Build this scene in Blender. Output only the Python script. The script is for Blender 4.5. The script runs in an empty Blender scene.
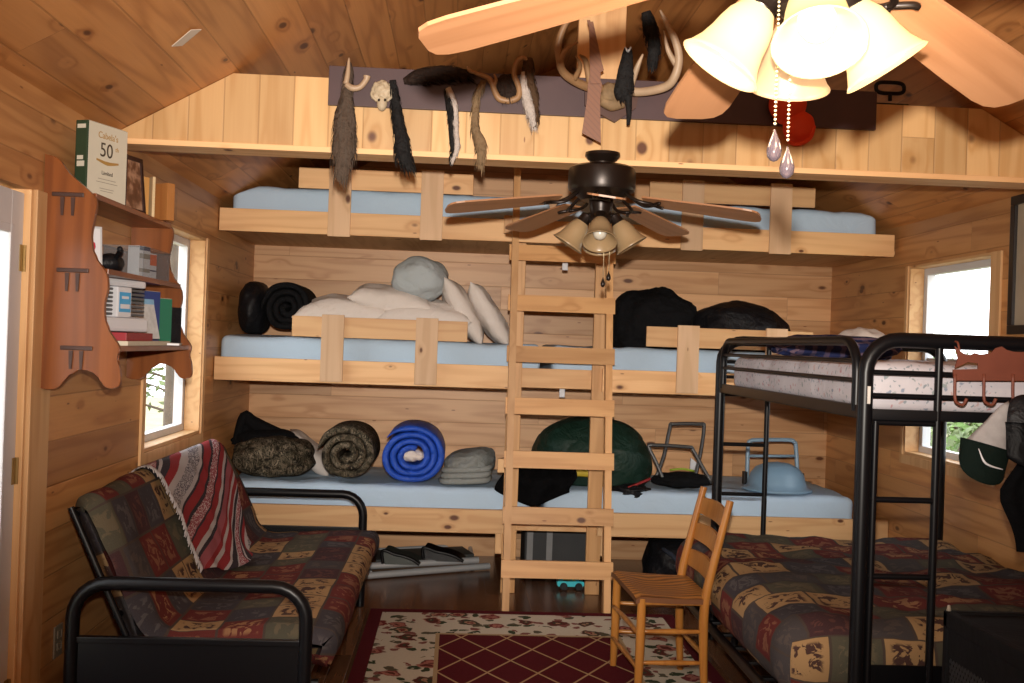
import bpy, bmesh, math, random
from mathutils import Vector as V, Matrix, noise
S = bpy.context.scene
C = S.collection
R = math.radians
random.seed(7)

# ------------------------------------------------------------------ camera, world, lights, exposure
H = 1.53                                   # lens height above the floor; the lens stands at x=0, y=0
FPX = 1050.0                               # focal length in pixels of the 1024 px wide frame
RIGHT = V((0.998003, -0.052850, 0.034601)).normalized()
FWD = V((0.052778, 0.998602, 0.002981)).normalized()
UP = RIGHT.cross(FWD).normalized()
cam = bpy.data.cameras.new('camera'); camo = bpy.data.objects.new('camera', cam); C.objects.link(camo)
cam.sensor_width = 36.0; cam.lens = FPX / 1024 * 36.0; cam.clip_start = 0.05
M = Matrix((RIGHT, UP, -FWD)).transposed().to_4x4(); M.translation = V((0, 0, H)); camo.matrix_world = M
S.camera = camo
S.view_settings.view_transform = 'Standard'; S.view_settings.look = 'None'
S.view_settings.gamma = 1.0; S.view_settings.use_curve_mapping = False
S.view_settings.exposure = 0.5
try:
    S.cycles.use_denoising = True; S.cycles.max_bounces = 8; S.cycles.sample_clamp_indirect = 4.0
    S.cycles.caustics_reflective = False; S.cycles.caustics_refractive = False
except Exception: pass

world = bpy.data.worlds.new('sky'); S.world = world; world.use_nodes = True
bg = world.node_tree.nodes['Background']
bg.inputs[0].default_value = (0.93, 0.97, 1.0, 1); bg.inputs[1].default_value = 3.2

def lamp(name, kind, loc, energy, color, size=0.05, aim=None, **kw):
    l = bpy.data.lights.new(name, kind); l.energy = energy; l.color = color
    if kind in ('POINT', 'SPOT'): l.shadow_soft_size = size
    for k, v in kw.items(): setattr(l, k, v)
    o = bpy.data.objects.new(name, l); C.objects.link(o); o.location = loc
    if aim is not None:
        o.rotation_euler = (V(aim) - V(loc)).to_track_quat('-Z', 'Y').to_euler()
    return o
# the flash on the camera, a hand above the lens and tipped up a little
lamp('camera_flash', 'SPOT', (0.0, 0.02, H + 0.15), 760, (1.0, 0.92, 0.82), 0.025, aim=(0.5, 6.0, 2.45),
     spot_size=R(76), spot_blend=1.0)
# added warm fill behind the camera, brightens the room; no real fixture there
lamp('fill_lamp', 'POINT', (0.6, -0.9, 2.5), 34, (1.0, 0.78, 0.52), 0.15)

# ------------------------------------------------------------------ helpers
def at(px, py, **k):
    """point on the plane X=, Y= or Z= seen at a pixel of the photograph"""
    d = FWD * FPX + RIGHT * (px - 512) - UP * (py - 341.5)
    ax = 'XYZ'.index(list(k)[0]); v = list(k.values())[0]
    t = (v - (0, 0, H)[ax]) / d[ax]
    return V((0, 0, H)) + d * t
def bb(x0, y0, x1, y1, Y):
    a = at(x0, y1, Y=Y); b = at(x1, y0, Y=Y); return a.x, b.x, a.z, b.z
def wloc(o):
    p = V((0, 0, 0))
    while o is not None: p += o.location; o = o.parent
    return p
def tag(o, label=None, cat=None, group=None, kind=None):
    if label: o['label'] = label
    if cat: o['category'] = cat
    if group: o['group'] = group
    if kind: o['kind'] = kind
    return o
def thing(name, label, cat, loc=(0, 0, 0), group=None, rz=0):
    o = bpy.data.objects.new(name, None); C.objects.link(o); o.empty_display_size = 0.1
    o.location = loc; o.rotation_euler = (0, 0, rz)
    return tag(o, label, cat, group)
def obj(name, bm, m, parent=None, smooth=False, local=False, angle=None):
    """one mesh object; the bmesh holds world coordinates unless local"""
    me = bpy.data.meshes.new(name)
    o = bpy.data.objects.new(name, me); C.objects.link(o)
    if parent is not None:
        o.parent = parent
        if not local: bmesh.ops.translate(bm, verts=bm.verts, vec=-wloc(parent))
    elif not local and bm.verts:
        xs = [v.co for v in bm.verts]
        b = V(((min(v.x for v in xs) + max(v.x for v in xs)) / 2, (min(v.y for v in xs) + max(v.y for v in xs)) / 2, min(v.z for v in xs)))
        bmesh.ops.translate(bm, verts=bm.verts, vec=-b); o.location = b
    bmesh.ops.recalc_face_normals(bm, faces=bm.faces)
    if smooth:
        for f in bm.faces: f.smooth = True
    bm.to_mesh(me); bm.free()
    if smooth and angle:
        try: me.set_sharp_from_angle(angle=R(angle))
        except Exception: pass
    for mm in (m if isinstance(m, (list, tuple)) else [m]): me.materials.append(mm)
    return o
def one(name, label, cat, bm, m, group=None, smooth=False, angle=None):
    return tag(obj(name, bm, m, None, smooth, angle=angle), label, cat, group)
def struct(name, bm, m, parent=None, world=True):
    o = obj(name, bm, m, parent, local=(parent is None))
    if parent is None: o['kind'] = 'structure'
    return o
def BM(): return bmesh.new()
def box(bm, x0, x1, y0, y1, z0, z1, bev=0.0):
    vs = [bm.verts.new((x, y, z)) for z in (z0, z1) for y in (y0, y1) for x in (x0, x1)]
    fs = [bm.faces.new([vs[i] for i in q]) for q in ((0, 2, 3, 1), (4, 5, 7, 6), (0, 1, 5, 4), (2, 6, 7, 3), (0, 4, 6, 2), (1, 3, 7, 5))]
    if bev:
        es = list({e for f in fs for e in f.edges})
        bmesh.ops.bevel(bm, geom=es, offset=bev, segments=2, affect='EDGES', profile=0.6)
    return vs
def prism(bm, pts, d):
    """closed outline pts (3D) pushed along vector d"""
    d = V(d); a = [bm.verts.new(p) for p in pts]; b = [bm.verts.new(V(p) + d) for p in pts]
    bm.faces.new(a); bm.faces.new(b[::-1])
    for i in range(len(pts)):
        j = (i + 1) % len(pts); bm.faces.new((a[i], a[j], b[j], b[i]))
def catmull(pts, n=6):
    P = [V(p) for p in pts]; P = [2 * P[0] - P[1]] + P + [2 * P[-1] - P[-2]]; o = []
    for i in range(1, len(P) - 2):
        for k in range(n):
            t = k / n; a, b, c, d = P[i - 1:i + 3]
            o.append(0.5 * ((2 * b) + (c - a) * t + (2 * a - 5 * b + 4 * c - d) * t * t + (3 * b - a - 3 * c + d) * t ** 3))
    return o + [P[-2]]
def tube(bm, pts, r, seg=10, smooth=0, cap=True, flat=1.0):
    """swept tube; r a number or one radius per point (spread over the smoothed path)"""
    P = [V(p) for p in pts]; n0 = len(P)
    if smooth: P = catmull(P, smooth)
    n = len(P)
    def rad(i):
        if not isinstance(r, (list, tuple)): return r
        t = i / (n - 1) * (len(r) - 1); k = min(int(t), len(r) - 2); return r[k] + (r[k + 1] - r[k]) * (t - k)
    T = [(P[min(i + 1, n - 1)] - P[max(i - 1, 0)]).normalized() for i in range(n)]
    u = T[0].orthogonal().normalized() if abs(T[0].z) > 0.95 else T[0].cross(V((0, 0, 1))).normalized()
    rings = []
    for i in range(n):
        u = (u - T[i] * u.dot(T[i])).normalized(); w = T[i].cross(u)
        rings.append([bm.verts.new(P[i] + (u * math.cos(a) * flat + w * math.sin(a)) * rad(i)) for a in [2 * math.pi * k / seg for k in range(seg)]])
    for i in range(n - 1):
        for k in range(seg):
            bm.faces.new((rings[i][k], rings[i][(k + 1) % seg], rings[i + 1][(k + 1) % seg], rings[i + 1][k]))
    if cap: bm.faces.new(rings[0][::-1]); bm.faces.new(rings[-1])
    return rings
def lathe(bm, prof, c=(0, 0, 0), seg=24, mat=None, cap=False):
    """profile (radius, height) turned about z, then moved by mat or to c"""
    rings = []
    for r, z in prof:
        ring = []
        for k in range(seg):
            a = 2 * math.pi * k / seg; p = V((r * math.cos(a), r * math.sin(a), z))
            p = (mat @ p) if mat is not None else p + V(c)
            ring.append(bm.verts.new(p))
        rings.append(ring)
    for i in range(len(rings) - 1):
        for k in range(seg):
            bm.faces.new((rings[i][k], rings[i][(k + 1) % seg], rings[i + 1][(k + 1) % seg], rings[i + 1][k]))
    if cap: bm.faces.new(rings[0][::-1]); bm.faces.new(rings[-1])
def sheet(bm, fn, nu, nv, su=1.0, sv=1.0, closed_u=False):
    """surface fn(u,v) with uv in metres su, sv"""
    uvl = bm.loops.layers.uv.verify()
    g = [[bm.verts.new(fn(i / nu, j / nv)) for j in range(nv + 1)] for i in range(nu + 1)]
    for i in range(nu):
        for j in range(nv):
            f = bm.faces.new((g[i][j], g[i + 1][j], g[i + 1][j + 1], g[i][j + 1]))
            for l, (a, b) in zip(f.loops, ((i, j), (i + 1, j), (i + 1, j + 1), (i, j + 1))): l[uvl].uv = (a / nu * su, b / nv * sv)
    return g
def blob(bm, c, r, amp=0.12, freq=3.0, seed=0, sub=4, boxy=1.0, floor=None, creases=0.0):
    res = bmesh.ops.create_icosphere(bm, subdivisions=sub, radius=1.0)
    for v in res['verts']:
        p = v.co.copy().normalized()
        if boxy != 1.0:
            p = V([math.copysign(abs(a) ** boxy, a) for a in p])
        n = noise.noise(p * freq + V((seed * 3.1, seed * 1.7, seed)))
        k = 1 + amp * n
        if creases: k -= creases * (1 - min(1, abs(noise.noise(p * freq * 2.2 + V((seed, 9, 4)))) * 6))
        q = V((p.x * r[0], p.y * r[1], p.z * r[2])) * k + V(c)
        if floor is not None and q.z < floor: q.z = floor + (q.z - floor) * 0.04
        v.co = q
    return res['verts']
def pillow(bm, c, ex, ey, ez, w, d, h, seed=0, n=22):
    """pinched-edge cushion; ex, ey span it and ez is its thick axis"""
    ex, ey, ez = V(ex).normalized(), V(ey).normalized(), V(ez).normalized(); c = V(c)
    def f(s):
        def g(u, v):
            a, b = u * 2 - 1, v * 2 - 1
            t = max(0, (1 - abs(a) ** 2.6)) ** 0.5 * max(0, (1 - abs(b) ** 2.6)) ** 0.5
            q = 1 - 0.09 * (1 - a * a) * abs(b) ** 3; q2 = 1 - 0.09 * (1 - b * b) * abs(a) ** 3
            nn = noise.noise(V((a * 2 + seed * 5, b * 2, s * 3 + seed))) * 0.25 + noise.noise(V((a * 6 + seed, b * 5, s))) * 0.08
            return c + ex * a * w / 2 * q2 + ey * b * d / 2 * q + ez * s * h / 2 * t * (1 + nn)
        return g
    sheet(bm, f(1), n, n); sheet(bm, f(-1), n, n)
    bmesh.ops.remove_doubles(bm, verts=bm.verts, dist=0.0005)
def slab(bm, x0, x1, y0, y1, z0, z1, r=0.04, nx=30, ny=14, lump=0.006, seed=0, uvs=1.0):
    """a soft mattress: rounded box with a gently uneven top; uv in metres, wrapping down the sides"""
    hx, hy, hz = (x1 - x0) / 2, (y1 - y0) / 2, (z1 - z0) / 2; cx, cy, cz = (x0 + x1) / 2, (y0 + y1) / 2, (z0 + z1) / 2
    uvl = bm.loops.layers.uv.verify()
    def rnd(p):
        q = V((max(-hx + r, min(hx - r, p.x)), max(-hy + r, min(hy - r, p.y)), max(-hz + r, min(hz - r, p.z))))
        d = p - q
        if d.length > 1e-6: p = q + d.normalized() * r
        nn = noise.noise(V((p.x * 5 + seed * 7, p.y * 5, p.z * 5))) * lump + noise.noise(V((p.x * 14 + seed * 3, p.y * 14, p.z * 14))) * lump * 0.35
        return V((cx, cy, cz)) + p + V((0, 0, nn)) + (d.normalized() * nn if d.length > 1e-6 else V((0, 0, 0)))
    def lin(h, n): # denser near the ends
        return [-h + 2 * h * i / n for i in range(n + 1)]
    def ext(h, n):
        a = lin(h - r, n); return [-h, -h + r * .3, -h + r * .65] + a + [h - r * .65, h - r * .3, h]
    X, Y, Z = ext(hx, nx), ext(hy, ny), ext(hz, 2)
    def face(A, B, mk, uvf):
        g = [[bm.verts.new(rnd(mk(a, b))) for b in B] for a in A]
        for i in range(len(A) - 1):
            for j in range(len(B) - 1):
                f = bm.faces.new((g[i][j], g[i + 1][j], g[i + 1][j + 1], g[i][j + 1]))
                for l, (a, b) in zip(f.loops, ((i, j), (i + 1, j), (i + 1, j + 1), (i, j + 1))): l[uvl].uv = uvf(A[a], B[b])
    for s in (1, -1):
        face(X, Y, lambda a, b: V((a, b, s * hz)), lambda a, b: (a + 5, b + 5))
        face(X, Z, lambda a, b: V((a, s * hy, b)), lambda a, b: (a + 5, s * (hy + hz - b) + 5))
        face(Y, Z, lambda a, b: V((s * hx, a, b)), lambda a, b: (s * (hx + hz - b) + 5, a + 5))
    bmesh.ops.remove_doubles(bm, verts=bm.verts, dist=0.0004)
def fuzz(bm, pts, radii, n, L, seed=0, w=0.004, droop=0.8, smooth=6):
    """hair: thin tapered blades standing off a swept path and combed along it"""
    rng = random.Random(seed); P = catmull(pts, smooth); m = len(P)
    for _ in range(n):
        t = rng.random() * (m - 1.001); i = int(t); p = P[i].lerp(P[i + 1], t - i); T = (P[i + 1] - P[i]).normalized()
        k = t / (m - 1) * (len(radii) - 1); q = int(k); rr = radii[q] + (radii[min(q + 1, len(radii) - 1)] - radii[q]) * (k - q)
        o = T.orthogonal().normalized(); o = Matrix.Rotation(rng.random() * 6.283, 3, T) @ o
        b = p + o * rr * 0.9; d = (o * (1 - droop) + T * droop + V((0, 0, -0.25))).normalized()
        s = d.cross(o).normalized() * w * (0.6 + rng.random()); ll = L * (0.5 + rng.random())
        mid = b + d * ll * 0.5 + o * ll * 0.08
        a1, a2, b1, b2, e = [bm.verts.new(x) for x in (b - s, b + s, mid - s * .7, mid + s * .7, b + d * ll + V((0, 0, -ll * .1)))]
        bm.faces.new((a1, a2, b2, b1)); bm.faces.new((b1, b2, e))
def roll(bm, cx, cz, y0, y1, r0, Rr, turns, sx=1.0, sz=1.0, steps=150, start=0.0, wob=0.06, fill=0.47, seed=0):
    """rolled bedding seen from its end: a thick strip wound in a spiral about an axis along y"""
    pitch = (Rr - r0) / turns; rings = []; dy = y1 - y0
    for i in range(steps + 1):
        th = start + turns * 2 * math.pi * i / steps; rm = r0 + (Rr - r0) * i / steps
        rm *= 1 + wob * noise.noise(V((math.cos(th) * 1.3, math.sin(th) * 1.3, seed + i * 0.004)))
        h = pitch * fill; e = min(1, (steps - i) / 6 + .15); ring = []
        pz = noise.noise(V((th * 1.5, seed, 3))) * 0.012
        for a, yy in ((-h, .05), (-h * .75, .015), (0, 0), (h * .75, .015), (h, .05), (h, .95), (h * .6, .99), (0, 1), (-h * .6, .99), (-h, .95)):
            q = rm + a * e
            ring.append(bm.verts.new((cx + math.cos(th) * q * sx, y0 + yy * dy + pz, cz + math.sin(th) * q * sz)))
        rings.append(ring)
    n = len(rings[0])
    for i in range(steps):
        for k in range(n):
            bm.faces.new((rings[i][k], rings[i][(k + 1) % n], rings[i + 1][(k + 1) % n], rings[i + 1][k]))
    bm.faces.new(rings[0][::-1]); bm.faces.new(rings[-1])
def text_bm(bm, s, size, mat, ext=0.0006, align='CENTER'):
    cu = bpy.data.curves.new('t', 'FONT'); cu.body = s; cu.size = size; cu.align_x = align; cu.extrude = ext
    o = bpy.data.objects.new('t', cu); C.objects.link(o); bpy.context.view_layer.update()
    me = bpy.data.meshes.new_from_object(o.evaluated_get(bpy.context.evaluated_depsgraph_get()))
    n0 = len(bm.verts); bm.from_mesh(me); bm.verts.ensure_lookup_table()
    for v in bm.verts[n0:]: v.co = mat @ v.co
    bpy.data.objects.remove(o); bpy.data.meshes.remove(me); bpy.data.curves.remove(cu)

# ------------------------------------------------------------------ materials
class NT:
    def __init__(s, name):
        s.m = bpy.data.materials.new(name); s.m.use_nodes = True; s.nt = s.m.node_tree; s.b = s.nt.nodes['Principled BSDF']
        s.out = s.nt.nodes['Material Output']
    def n(s, t, **k):
        x = s.nt.nodes.new(t)
        for a, b in k.items(): setattr(x, a, b)
        return x
    def set(s, sock, v):
        if isinstance(v, bpy.types.NodeSocket): s.nt.links.new(v, sock)
        elif isinstance(v, tuple) and len(v) == 3 and sock.type == 'RGBA': sock.default_value = (*v, 1)
        else: sock.default_value = v
    def ma(s, op, a, b=0.0, c=0.0, clamp=False):
        x = s.n('ShaderNodeMath', operation=op, use_clamp=clamp)
        for i, v in enumerate((a, b, c)): s.set(x.inputs[i], v)
        return x.outputs[0]
    def xyz(s, x, y, z=0.0):
        c = s.n('ShaderNodeCombineXYZ')
        for i, v in enumerate((x, y, z)): s.set(c.inputs[i], v)
        return c.outputs[0]
    def sep(s, v):
        q = s.n('ShaderNodeSeparateXYZ'); s.set(q.inputs[0], v); return q.outputs
    def noise(s, vec, scale=5.0, detail=2.0, rough=0.5, dist=0.0):
        x = s.n('ShaderNodeTexNoise'); s.set(x.inputs['Vector'], vec)
        for k, v in (('Scale', scale), ('Detail', detail), ('Roughness', rough), ('Distortion', dist)): x.inputs[k].default_value = v
        return x.outputs[0]
    def white(s, x, y=None):
        w = s.n('ShaderNodeTexWhiteNoise', noise_dimensions='2D'); s.set(w.inputs['Vector'], s.xyz(x, y if y is not None else 0.37)); return w.outputs['Value']
    def voro(s, vec, scale=1.0, rnd=1.0, feature='F1', dims='3D'):
        v = s.n('ShaderNodeTexVoronoi', feature=feature, voronoi_dimensions=dims); s.set(v.inputs['Vector'], vec)
        v.inputs['Scale'].default_value = scale; v.inputs['Randomness'].default_value = rnd; return v.outputs
    def mix(s, f, a, b, mode='MIX'):
        x = s.n('ShaderNodeMix', data_type='RGBA', blend_type=mode); s.set(x.inputs[0], f); s.set(x.inputs[6], a); s.set(x.inputs[7], b); return x.outputs[2]
    def step(s, v, lo, hi):   # smooth 0..1 between lo and hi
        x = s.n('ShaderNodeMapRange', interpolation_type='SMOOTHSTEP'); s.set(x.inputs[0], v); x.inputs[1].default_value = lo; x.inputs[2].default_value = hi
        return x.outputs[0]
    def ramp(s, v, stops, const=False):
        x = s.n('ShaderNodeValToRGB'); s.set(x.inputs[0], v); e = x.color_ramp.elements
        if const: x.color_ramp.interpolation = 'CONSTANT'
        while len(e) < len(stops): e.new(0.5)
        for el, (p, c) in zip(e, stops): el.position = p; el.color = (*c, 1)
        return x.outputs[0]
    def bump(s, h, strength=0.3, dist=0.01):
        b = s.n('ShaderNodeBump'); s.set(b.inputs['Height'], h); b.inputs['Strength'].default_value = strength; b.inputs['Distance'].default_value = dist
        s.nt.links.new(b.outputs[0], s.b.inputs['Normal'])
    def done(s, color=None, rough=0.6, metal=0.0, spec=0.5, **k):
        if color is not None: s.set(s.b.inputs['Base Color'], color)
        s.set(s.b.inputs['Roughness'], rough); s.b.inputs['Metallic'].default_value = metal; s.b.inputs['Specular IOR Level'].default_value = spec
        for a, b in k.items(): s.set(s.b.inputs[a.replace('_', ' ')], b)
        return s.m
    def obj(s): return s.n('ShaderNodeTexCoord').outputs['Object']
    def uv(s): return s.n('ShaderNodeTexCoord').outputs['UV']
    def rand(s): return s.n('ShaderNodeObjectInfo').outputs['Random']

def pine(name, light, dark, u='X', v='Z', w='Y', plank=None, seg=2.6, rough=0.42, knots=0.5, seed=0.0, groove=0.28, kcol=(0.11, 0.035, 0.012), kf=(3.6, 8.0), vary=0.42, spec=0.4):
    t = NT(name); sp = t.sep(t.obj()); U, W_ = sp['XYZ'.index(u)], sp['XYZ'.index(w)]; Vv = sp['XYZ'.index(v)]
    if plank:
        vp = t.ma('DIVIDE', t.ma('ADD', Vv, 20.0), plank); vi = t.ma('FLOOR', vp); fr = t.ma('FRACT', vp)
        r1 = t.white(vi, seed + 0.5); u2 = t.ma('ADD', t.ma('ADD', U, 30.0), t.ma('MULTIPLY', r1, 7.0))
        up = t.ma('DIVIDE', u2, seg); si = t.ma('FLOOR', up); uf = t.ma('FRACT', up); r2 = t.white(vi, t.ma('ADD', si, seed))
    else:
        r2 = t.rand(); u2 = t.ma('ADD', U, t.ma('MULTIPLY', r2, 61.0))
    z = t.ma('MULTIPLY', r2, 43.0); vz = t.ma('ADD', Vv, z)
    kd = t.voro(t.xyz(t.ma('MULTIPLY', u2, kf[0]), t.ma('MULTIPLY', vz, kf[1]), t.ma('MULTIPLY', W_, 4.0 if not plank else 0.0)))
    rk = t.sep(kd['Color'])[0]; has = t.ma('GREATER_THAN', rk, 1 - knots); size = t.ma('ADD', 0.6, t.ma('MULTIPLY', t.sep(kd['Color'])[1], 0.8))
    dd = t.ma('DIVIDE', kd['Distance'], size)
    knot = t.ma('MULTIPLY', t.step(dd, 0.14, 0.07), has); halo = t.ma('MULTIPLY', t.step(dd, 0.38, 0.08), has)
    n1 = t.noise(t.xyz(t.ma('MULTIPLY', u2, 0.55), t.ma('MULTIPLY', vz, 7.0), t.ma('MULTIPLY', W_, 7.0)), 1.0, 2.0)
    ph = t.ma('ADD', t.ma('MULTIPLY', n1, 34.0), t.ma('MULTIPLY', halo, 4.5)); rings = t.ma('ADD', t.ma('MULTIPLY', t.ma('SINE', ph), 0.5), 0.5)
    fine = t.noise(t.xyz(t.ma('MULTIPLY', u2, 4.0), t.ma('MULTIPLY', vz, 130.0), t.ma('MULTIPLY', W_, 130.0)), 1.0, 2.0)
    k = t.ma('ADD', t.ma('MULTIPLY', t.ma('POWER', rings, 2.2), 0.5), t.ma('MULTIPLY', fine, 0.35)); k = t.ma('ADD', k, t.ma('MULTIPLY', halo, 0.28), clamp=True)
    col = t.mix(k, light, dark)
    big = t.noise(t.xyz(t.ma('MULTIPLY', u2, 0.9), t.ma('MULTIPLY', vz, 2.0), 0.0), 1.0, 2.0)
    val = t.ma('ADD', t.ma('ADD', 1 - vary * 0.5, t.ma('MULTIPLY', r2, vary)), t.ma('MULTIPLY', t.ma('SUBTRACT', big, 0.5), 0.3))
    hs = t.n('ShaderNodeHueSaturation'); t.set(hs.inputs['Color'], col); t.set(hs.inputs['Value'], val); col = hs.outputs[0]
    fk = t.voro(t.xyz(t.ma('MULTIPLY', u2, 9.0), t.ma('MULTIPLY', vz, 34.0), t.ma('MULTIPLY', W_, 20.0 if not plank else 0.0))); flk = t.ma('MULTIPLY', t.step(fk['Distance'], 0.16, 0.08), t.ma('GREATER_THAN', t.sep(fk['Color'])[0], 1 - knots * 0.12))
    if knots: col = t.mix(t.ma('MULTIPLY', flk, .8), col, (kcol[0] * 1.6, kcol[1] * 1.6, kcol[2] * 1.6))
    col = t.mix(knot, col, kcol)
    if plank:
        e = t.ma('MINIMUM', fr, t.ma('SUBTRACT', 1.0, fr)); g = t.step(e, 0.004 / plank, 0.0015 / plank)
        e2 = t.ma('MINIMUM', uf, t.ma('SUBTRACT', 1.0, uf)); g = t.ma('MAXIMUM', g, t.step(e2, 0.0025 / seg, 0.001 / seg))
        col = t.mix(t.ma('MULTIPLY', g, groove), col, (0.07, 0.028, 0.01)); t.bump(t.ma('SUBTRACT', 1.0, g), 0.35, 0.004)
    return t.done(col, rough, spec=spec)
def plain(name, col, rough=0.6, metal=0.0, var=0.15, scale=20.0, bump=0.0, spec=0.5, **k):
    t = NT(name); n = t.noise(t.obj(), scale, 3.0)
    c = t.mix(n, tuple(a * (1 - var) for a in col), tuple(min(1, a * (1 + var)) for a in col))
    if bump: t.bump(n, bump, 0.006)
    return t.done(c, rough, metal, spec, **k)
def cloth(name, col, rough=0.9, var=0.2, wrinkle=0.5, scale=6.0, weave=300.0, spec=0.15, sheen=0.0):
    t = NT(name); o = t.obj(); n = t.noise(o, scale, 4.0, 0.55, 0.6); f = t.noise(o, weave, 1.0)
    c = t.mix(t.ma('ADD', t.ma('MULTIPLY', n, .5), t.ma('MULTIPLY', f, .5)), tuple(a * (1 - var) for a in col), tuple(min(1, a * (1 + var)) for a in col))
    t.bump(n, wrinkle, 0.03); t.b.inputs['Sheen Weight'].default_value = sheen
    return t.done(c, rough, spec=spec)

WALLC = ((0.62, 0.31, 0.115), (0.38, 0.15, 0.044))
m_wall_side = pine('pine_boarding_side', *WALLC, u='Y', v='Z', w='X', plank=0.165, seed=3.0, knots=0.55)
m_wall_end = pine('pine_boarding_end', (0.68, 0.395, 0.20), (0.47, 0.225, 0.092), u='X', v='Z', w='Y', plank=0.165, seed=8.0, seg=2.1, knots=0.6)
m_roof = pine('pine_boarding_roof', (0.55, 0.245, 0.08), (0.31, 0.112, 0.03), u='Y', v='X', w='Z', plank=0.15, seed=5.0, knots=0.55)
m_header = pine('pine_boarding_header', (0.65, 0.405, 0.185), (0.51, 0.275, 0.10), u='Z', v='X', w='Y', plank=0.145, seg=9.0, seed=1.0, knots=0.55, kf=(5.0, 6.0))
BC = ((0.74, 0.46, 0.225), (0.57, 0.30, 0.125))
m_bx = pine('pine_board_x', *BC, u='X', v='Z', w='Y', knots=0.4, kf=(4.5, 8.0), rough=0.55)
m_by = pine('pine_board_y', *BC, u='Y', v='Z', w='X', knots=0.4, kf=(4.5, 8.0), rough=0.55)
m_bz = pine('pine_board_z', *BC, u='Z', v='X', w='Y', knots=0.35, kf=(4.5, 8.0), rough=0.55)
m_gp = pine('pine_batten_z', (0.66, 0.44, 0.27), (0.53, 0.33, 0.18), u='Z', v='X', w='Y', knots=0.35, kf=(4.5, 8.0), rough=0.6)
m_lx = pine('ladder_board_x', (0.64, 0.355, 0.145), (0.46, 0.22, 0.075), u='X', v='Z', w='Y', knots=0.4, kf=(5.0, 8.0), rough=0.5)
m_lz = pine('ladder_board_z', (0.62, 0.345, 0.145), (0.45, 0.22, 0.075), u='Z', v='X', w='Y', knots=0.4, kf=(5.0, 8.0), rough=0.5)
m_floor = pine('dark_floor_boards', (0.17, 0.075, 0.035), (0.08, 0.033, 0.016), u='Y', v='X', w='Z', plank=0.085, seg=1.1, rough=0.22, knots=0.0, groove=0.7, vary=0.7, spec=0.5)
m_redwood = pine('orange_stained_pine', (0.235, 0.073, 0.018), (0.13, 0.036, 0.009), u='Z', v='X', w='Y', knots=0.1, rough=0.3)
m_redshelf = pine('orange_stained_shelf', (0.26, 0.075, 0.02), (0.13, 0.035, 0.01), u='Y', v='X', w='Z', knots=0.1, rough=0.3)
m_blade = pine('fan_blade_wood', (0.36, 0.175, 0.085), (0.26, 0.115, 0.05), u='X', v='Y', w='Z', knots=0.0, rough=0.4, vary=0.1)
m_chair = pine('honey_varnished_wood', (0.42, 0.175, 0.036), (0.28, 0.10, 0.018), u='Z', v='X', w='Y', knots=0.0, rough=0.28, vary=0.15)
m_black = plain('black_enamelled_steel', (0.004, 0.004, 0.005), 0.36, var=0.1, spec=0.25)
m_darkbrown = plain('bronze_black_metal', (0.018, 0.011, 0.008), 0.35, 0.5)
m_blackcloth = cloth('black_fleece', (0.0055, 0.0055, 0.0065), var=0.35, wrinkle=0.7, scale=12)
m_blacknylon = cloth('black_nylon', (0.006, 0.006, 0.008), 0.55, wrinkle=0.9, scale=9, spec=0.3)
m_sheet = cloth('pale_blue_sheet', (0.46, 0.60, 0.75), var=0.07, wrinkle=0.45, scale=5.0)
m_whitepillow = cloth('off_white_pillow', (0.70, 0.63, 0.58), var=0.1, wrinkle=0.6, scale=7)
m_greypillow = cloth('grey_blue_pillow', (0.42, 0.46, 0.48), var=0.1, wrinkle=0.8, scale=7)
m_white = plain('white_paint', (0.60, 0.60, 0.63), 0.4, var=0.03)
m_vinyl = plain('grey_white_vinyl', (0.62, 0.63, 0.66), 0.35, var=0.03)
m_brass = plain('brass', (0.35, 0.24, 0.10), 0.45, 0.8)
m_alu = plain('aluminium', (0.5, 0.52, 0.54), 0.42, 0.35, var=0.08)
# ------------------------------------------------------------------ the room
XL, XR, YF, YB, Y0 = -1.46, 2.735, 6.42, 7.575, -2.2      # side walls, bunk front, back wall, wall behind the camera
EAVE, HB, XM, SL = 2.35, 2.33, 0.637, 0.567                         # eave height, ridge x, roof slope
RIDGE = EAVE + (XM - XL) * SL
bm = BM(); box(bm, XL - .16, XR + .16, Y0 - .1, YB + .1, -0.06, 0); struct('floor', bm, m_floor)
def wall_rects(bm, x0, x1, ys, zs, holes):
    """wall slab of boxes on a y/z grid, leaving out the holes"""
    for i in range(len(ys) - 1):
        for j in range(len(zs) - 1):
            cy, cz = (ys[i] + ys[i + 1]) / 2, (zs[j] + zs[j + 1]) / 2
            if not any(a < cy < b and c < cz < d for a, b, c, d in holes): box(bm, x0, x1, ys[i], ys[i + 1], zs[j], zs[j + 1])
    bmesh.ops.remove_doubles(bm, verts=bm.verts, dist=1e-5)
WL = (5.02, 6.12, 0.96, 2.08)      # window opening in the left wall: y0 y1 z0 z1
WR = (5.25, 6.24, 0.95, 2.09)      # window opening in the right wall
DL = (2.84, 3.66, 0.0, 2.0)        # door opening in the left wall
TW = 0.15
bm = BM(); wall_rects(bm, XL - TW, XL, [Y0, DL[0], DL[1], WL[0], WL[1], YB], [0, WL[2], DL[3], WL[3], EAVE], [WL, DL]); struct('wall_left', bm, m_wall_side)
bm = BM(); wall_rects(bm, XR, XR + TW, [Y0, WR[0], WR[1], YB], [0, WR[2], WR[3], EAVE], [WR]); struct('wall_right', bm, m_wall_side)
def gable(bm, y0, y1): prism(bm, [(XL, y0, 0), (XR, y0, 0), (XR, y0, EAVE), (XM, y0, RIDGE), (XL, y0, EAVE)], (0, y1 - y0, 0))
bm = BM(); gable(bm, YB, YB + .1); struct('wall_back', bm, m_wall_end)
bm = BM(); gable(bm, Y0 - .1, Y0); struct('wall_front', bm, m_wall_end)
bm = BM(); ov = 0.16; d = YB - Y0 + .2
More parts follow.
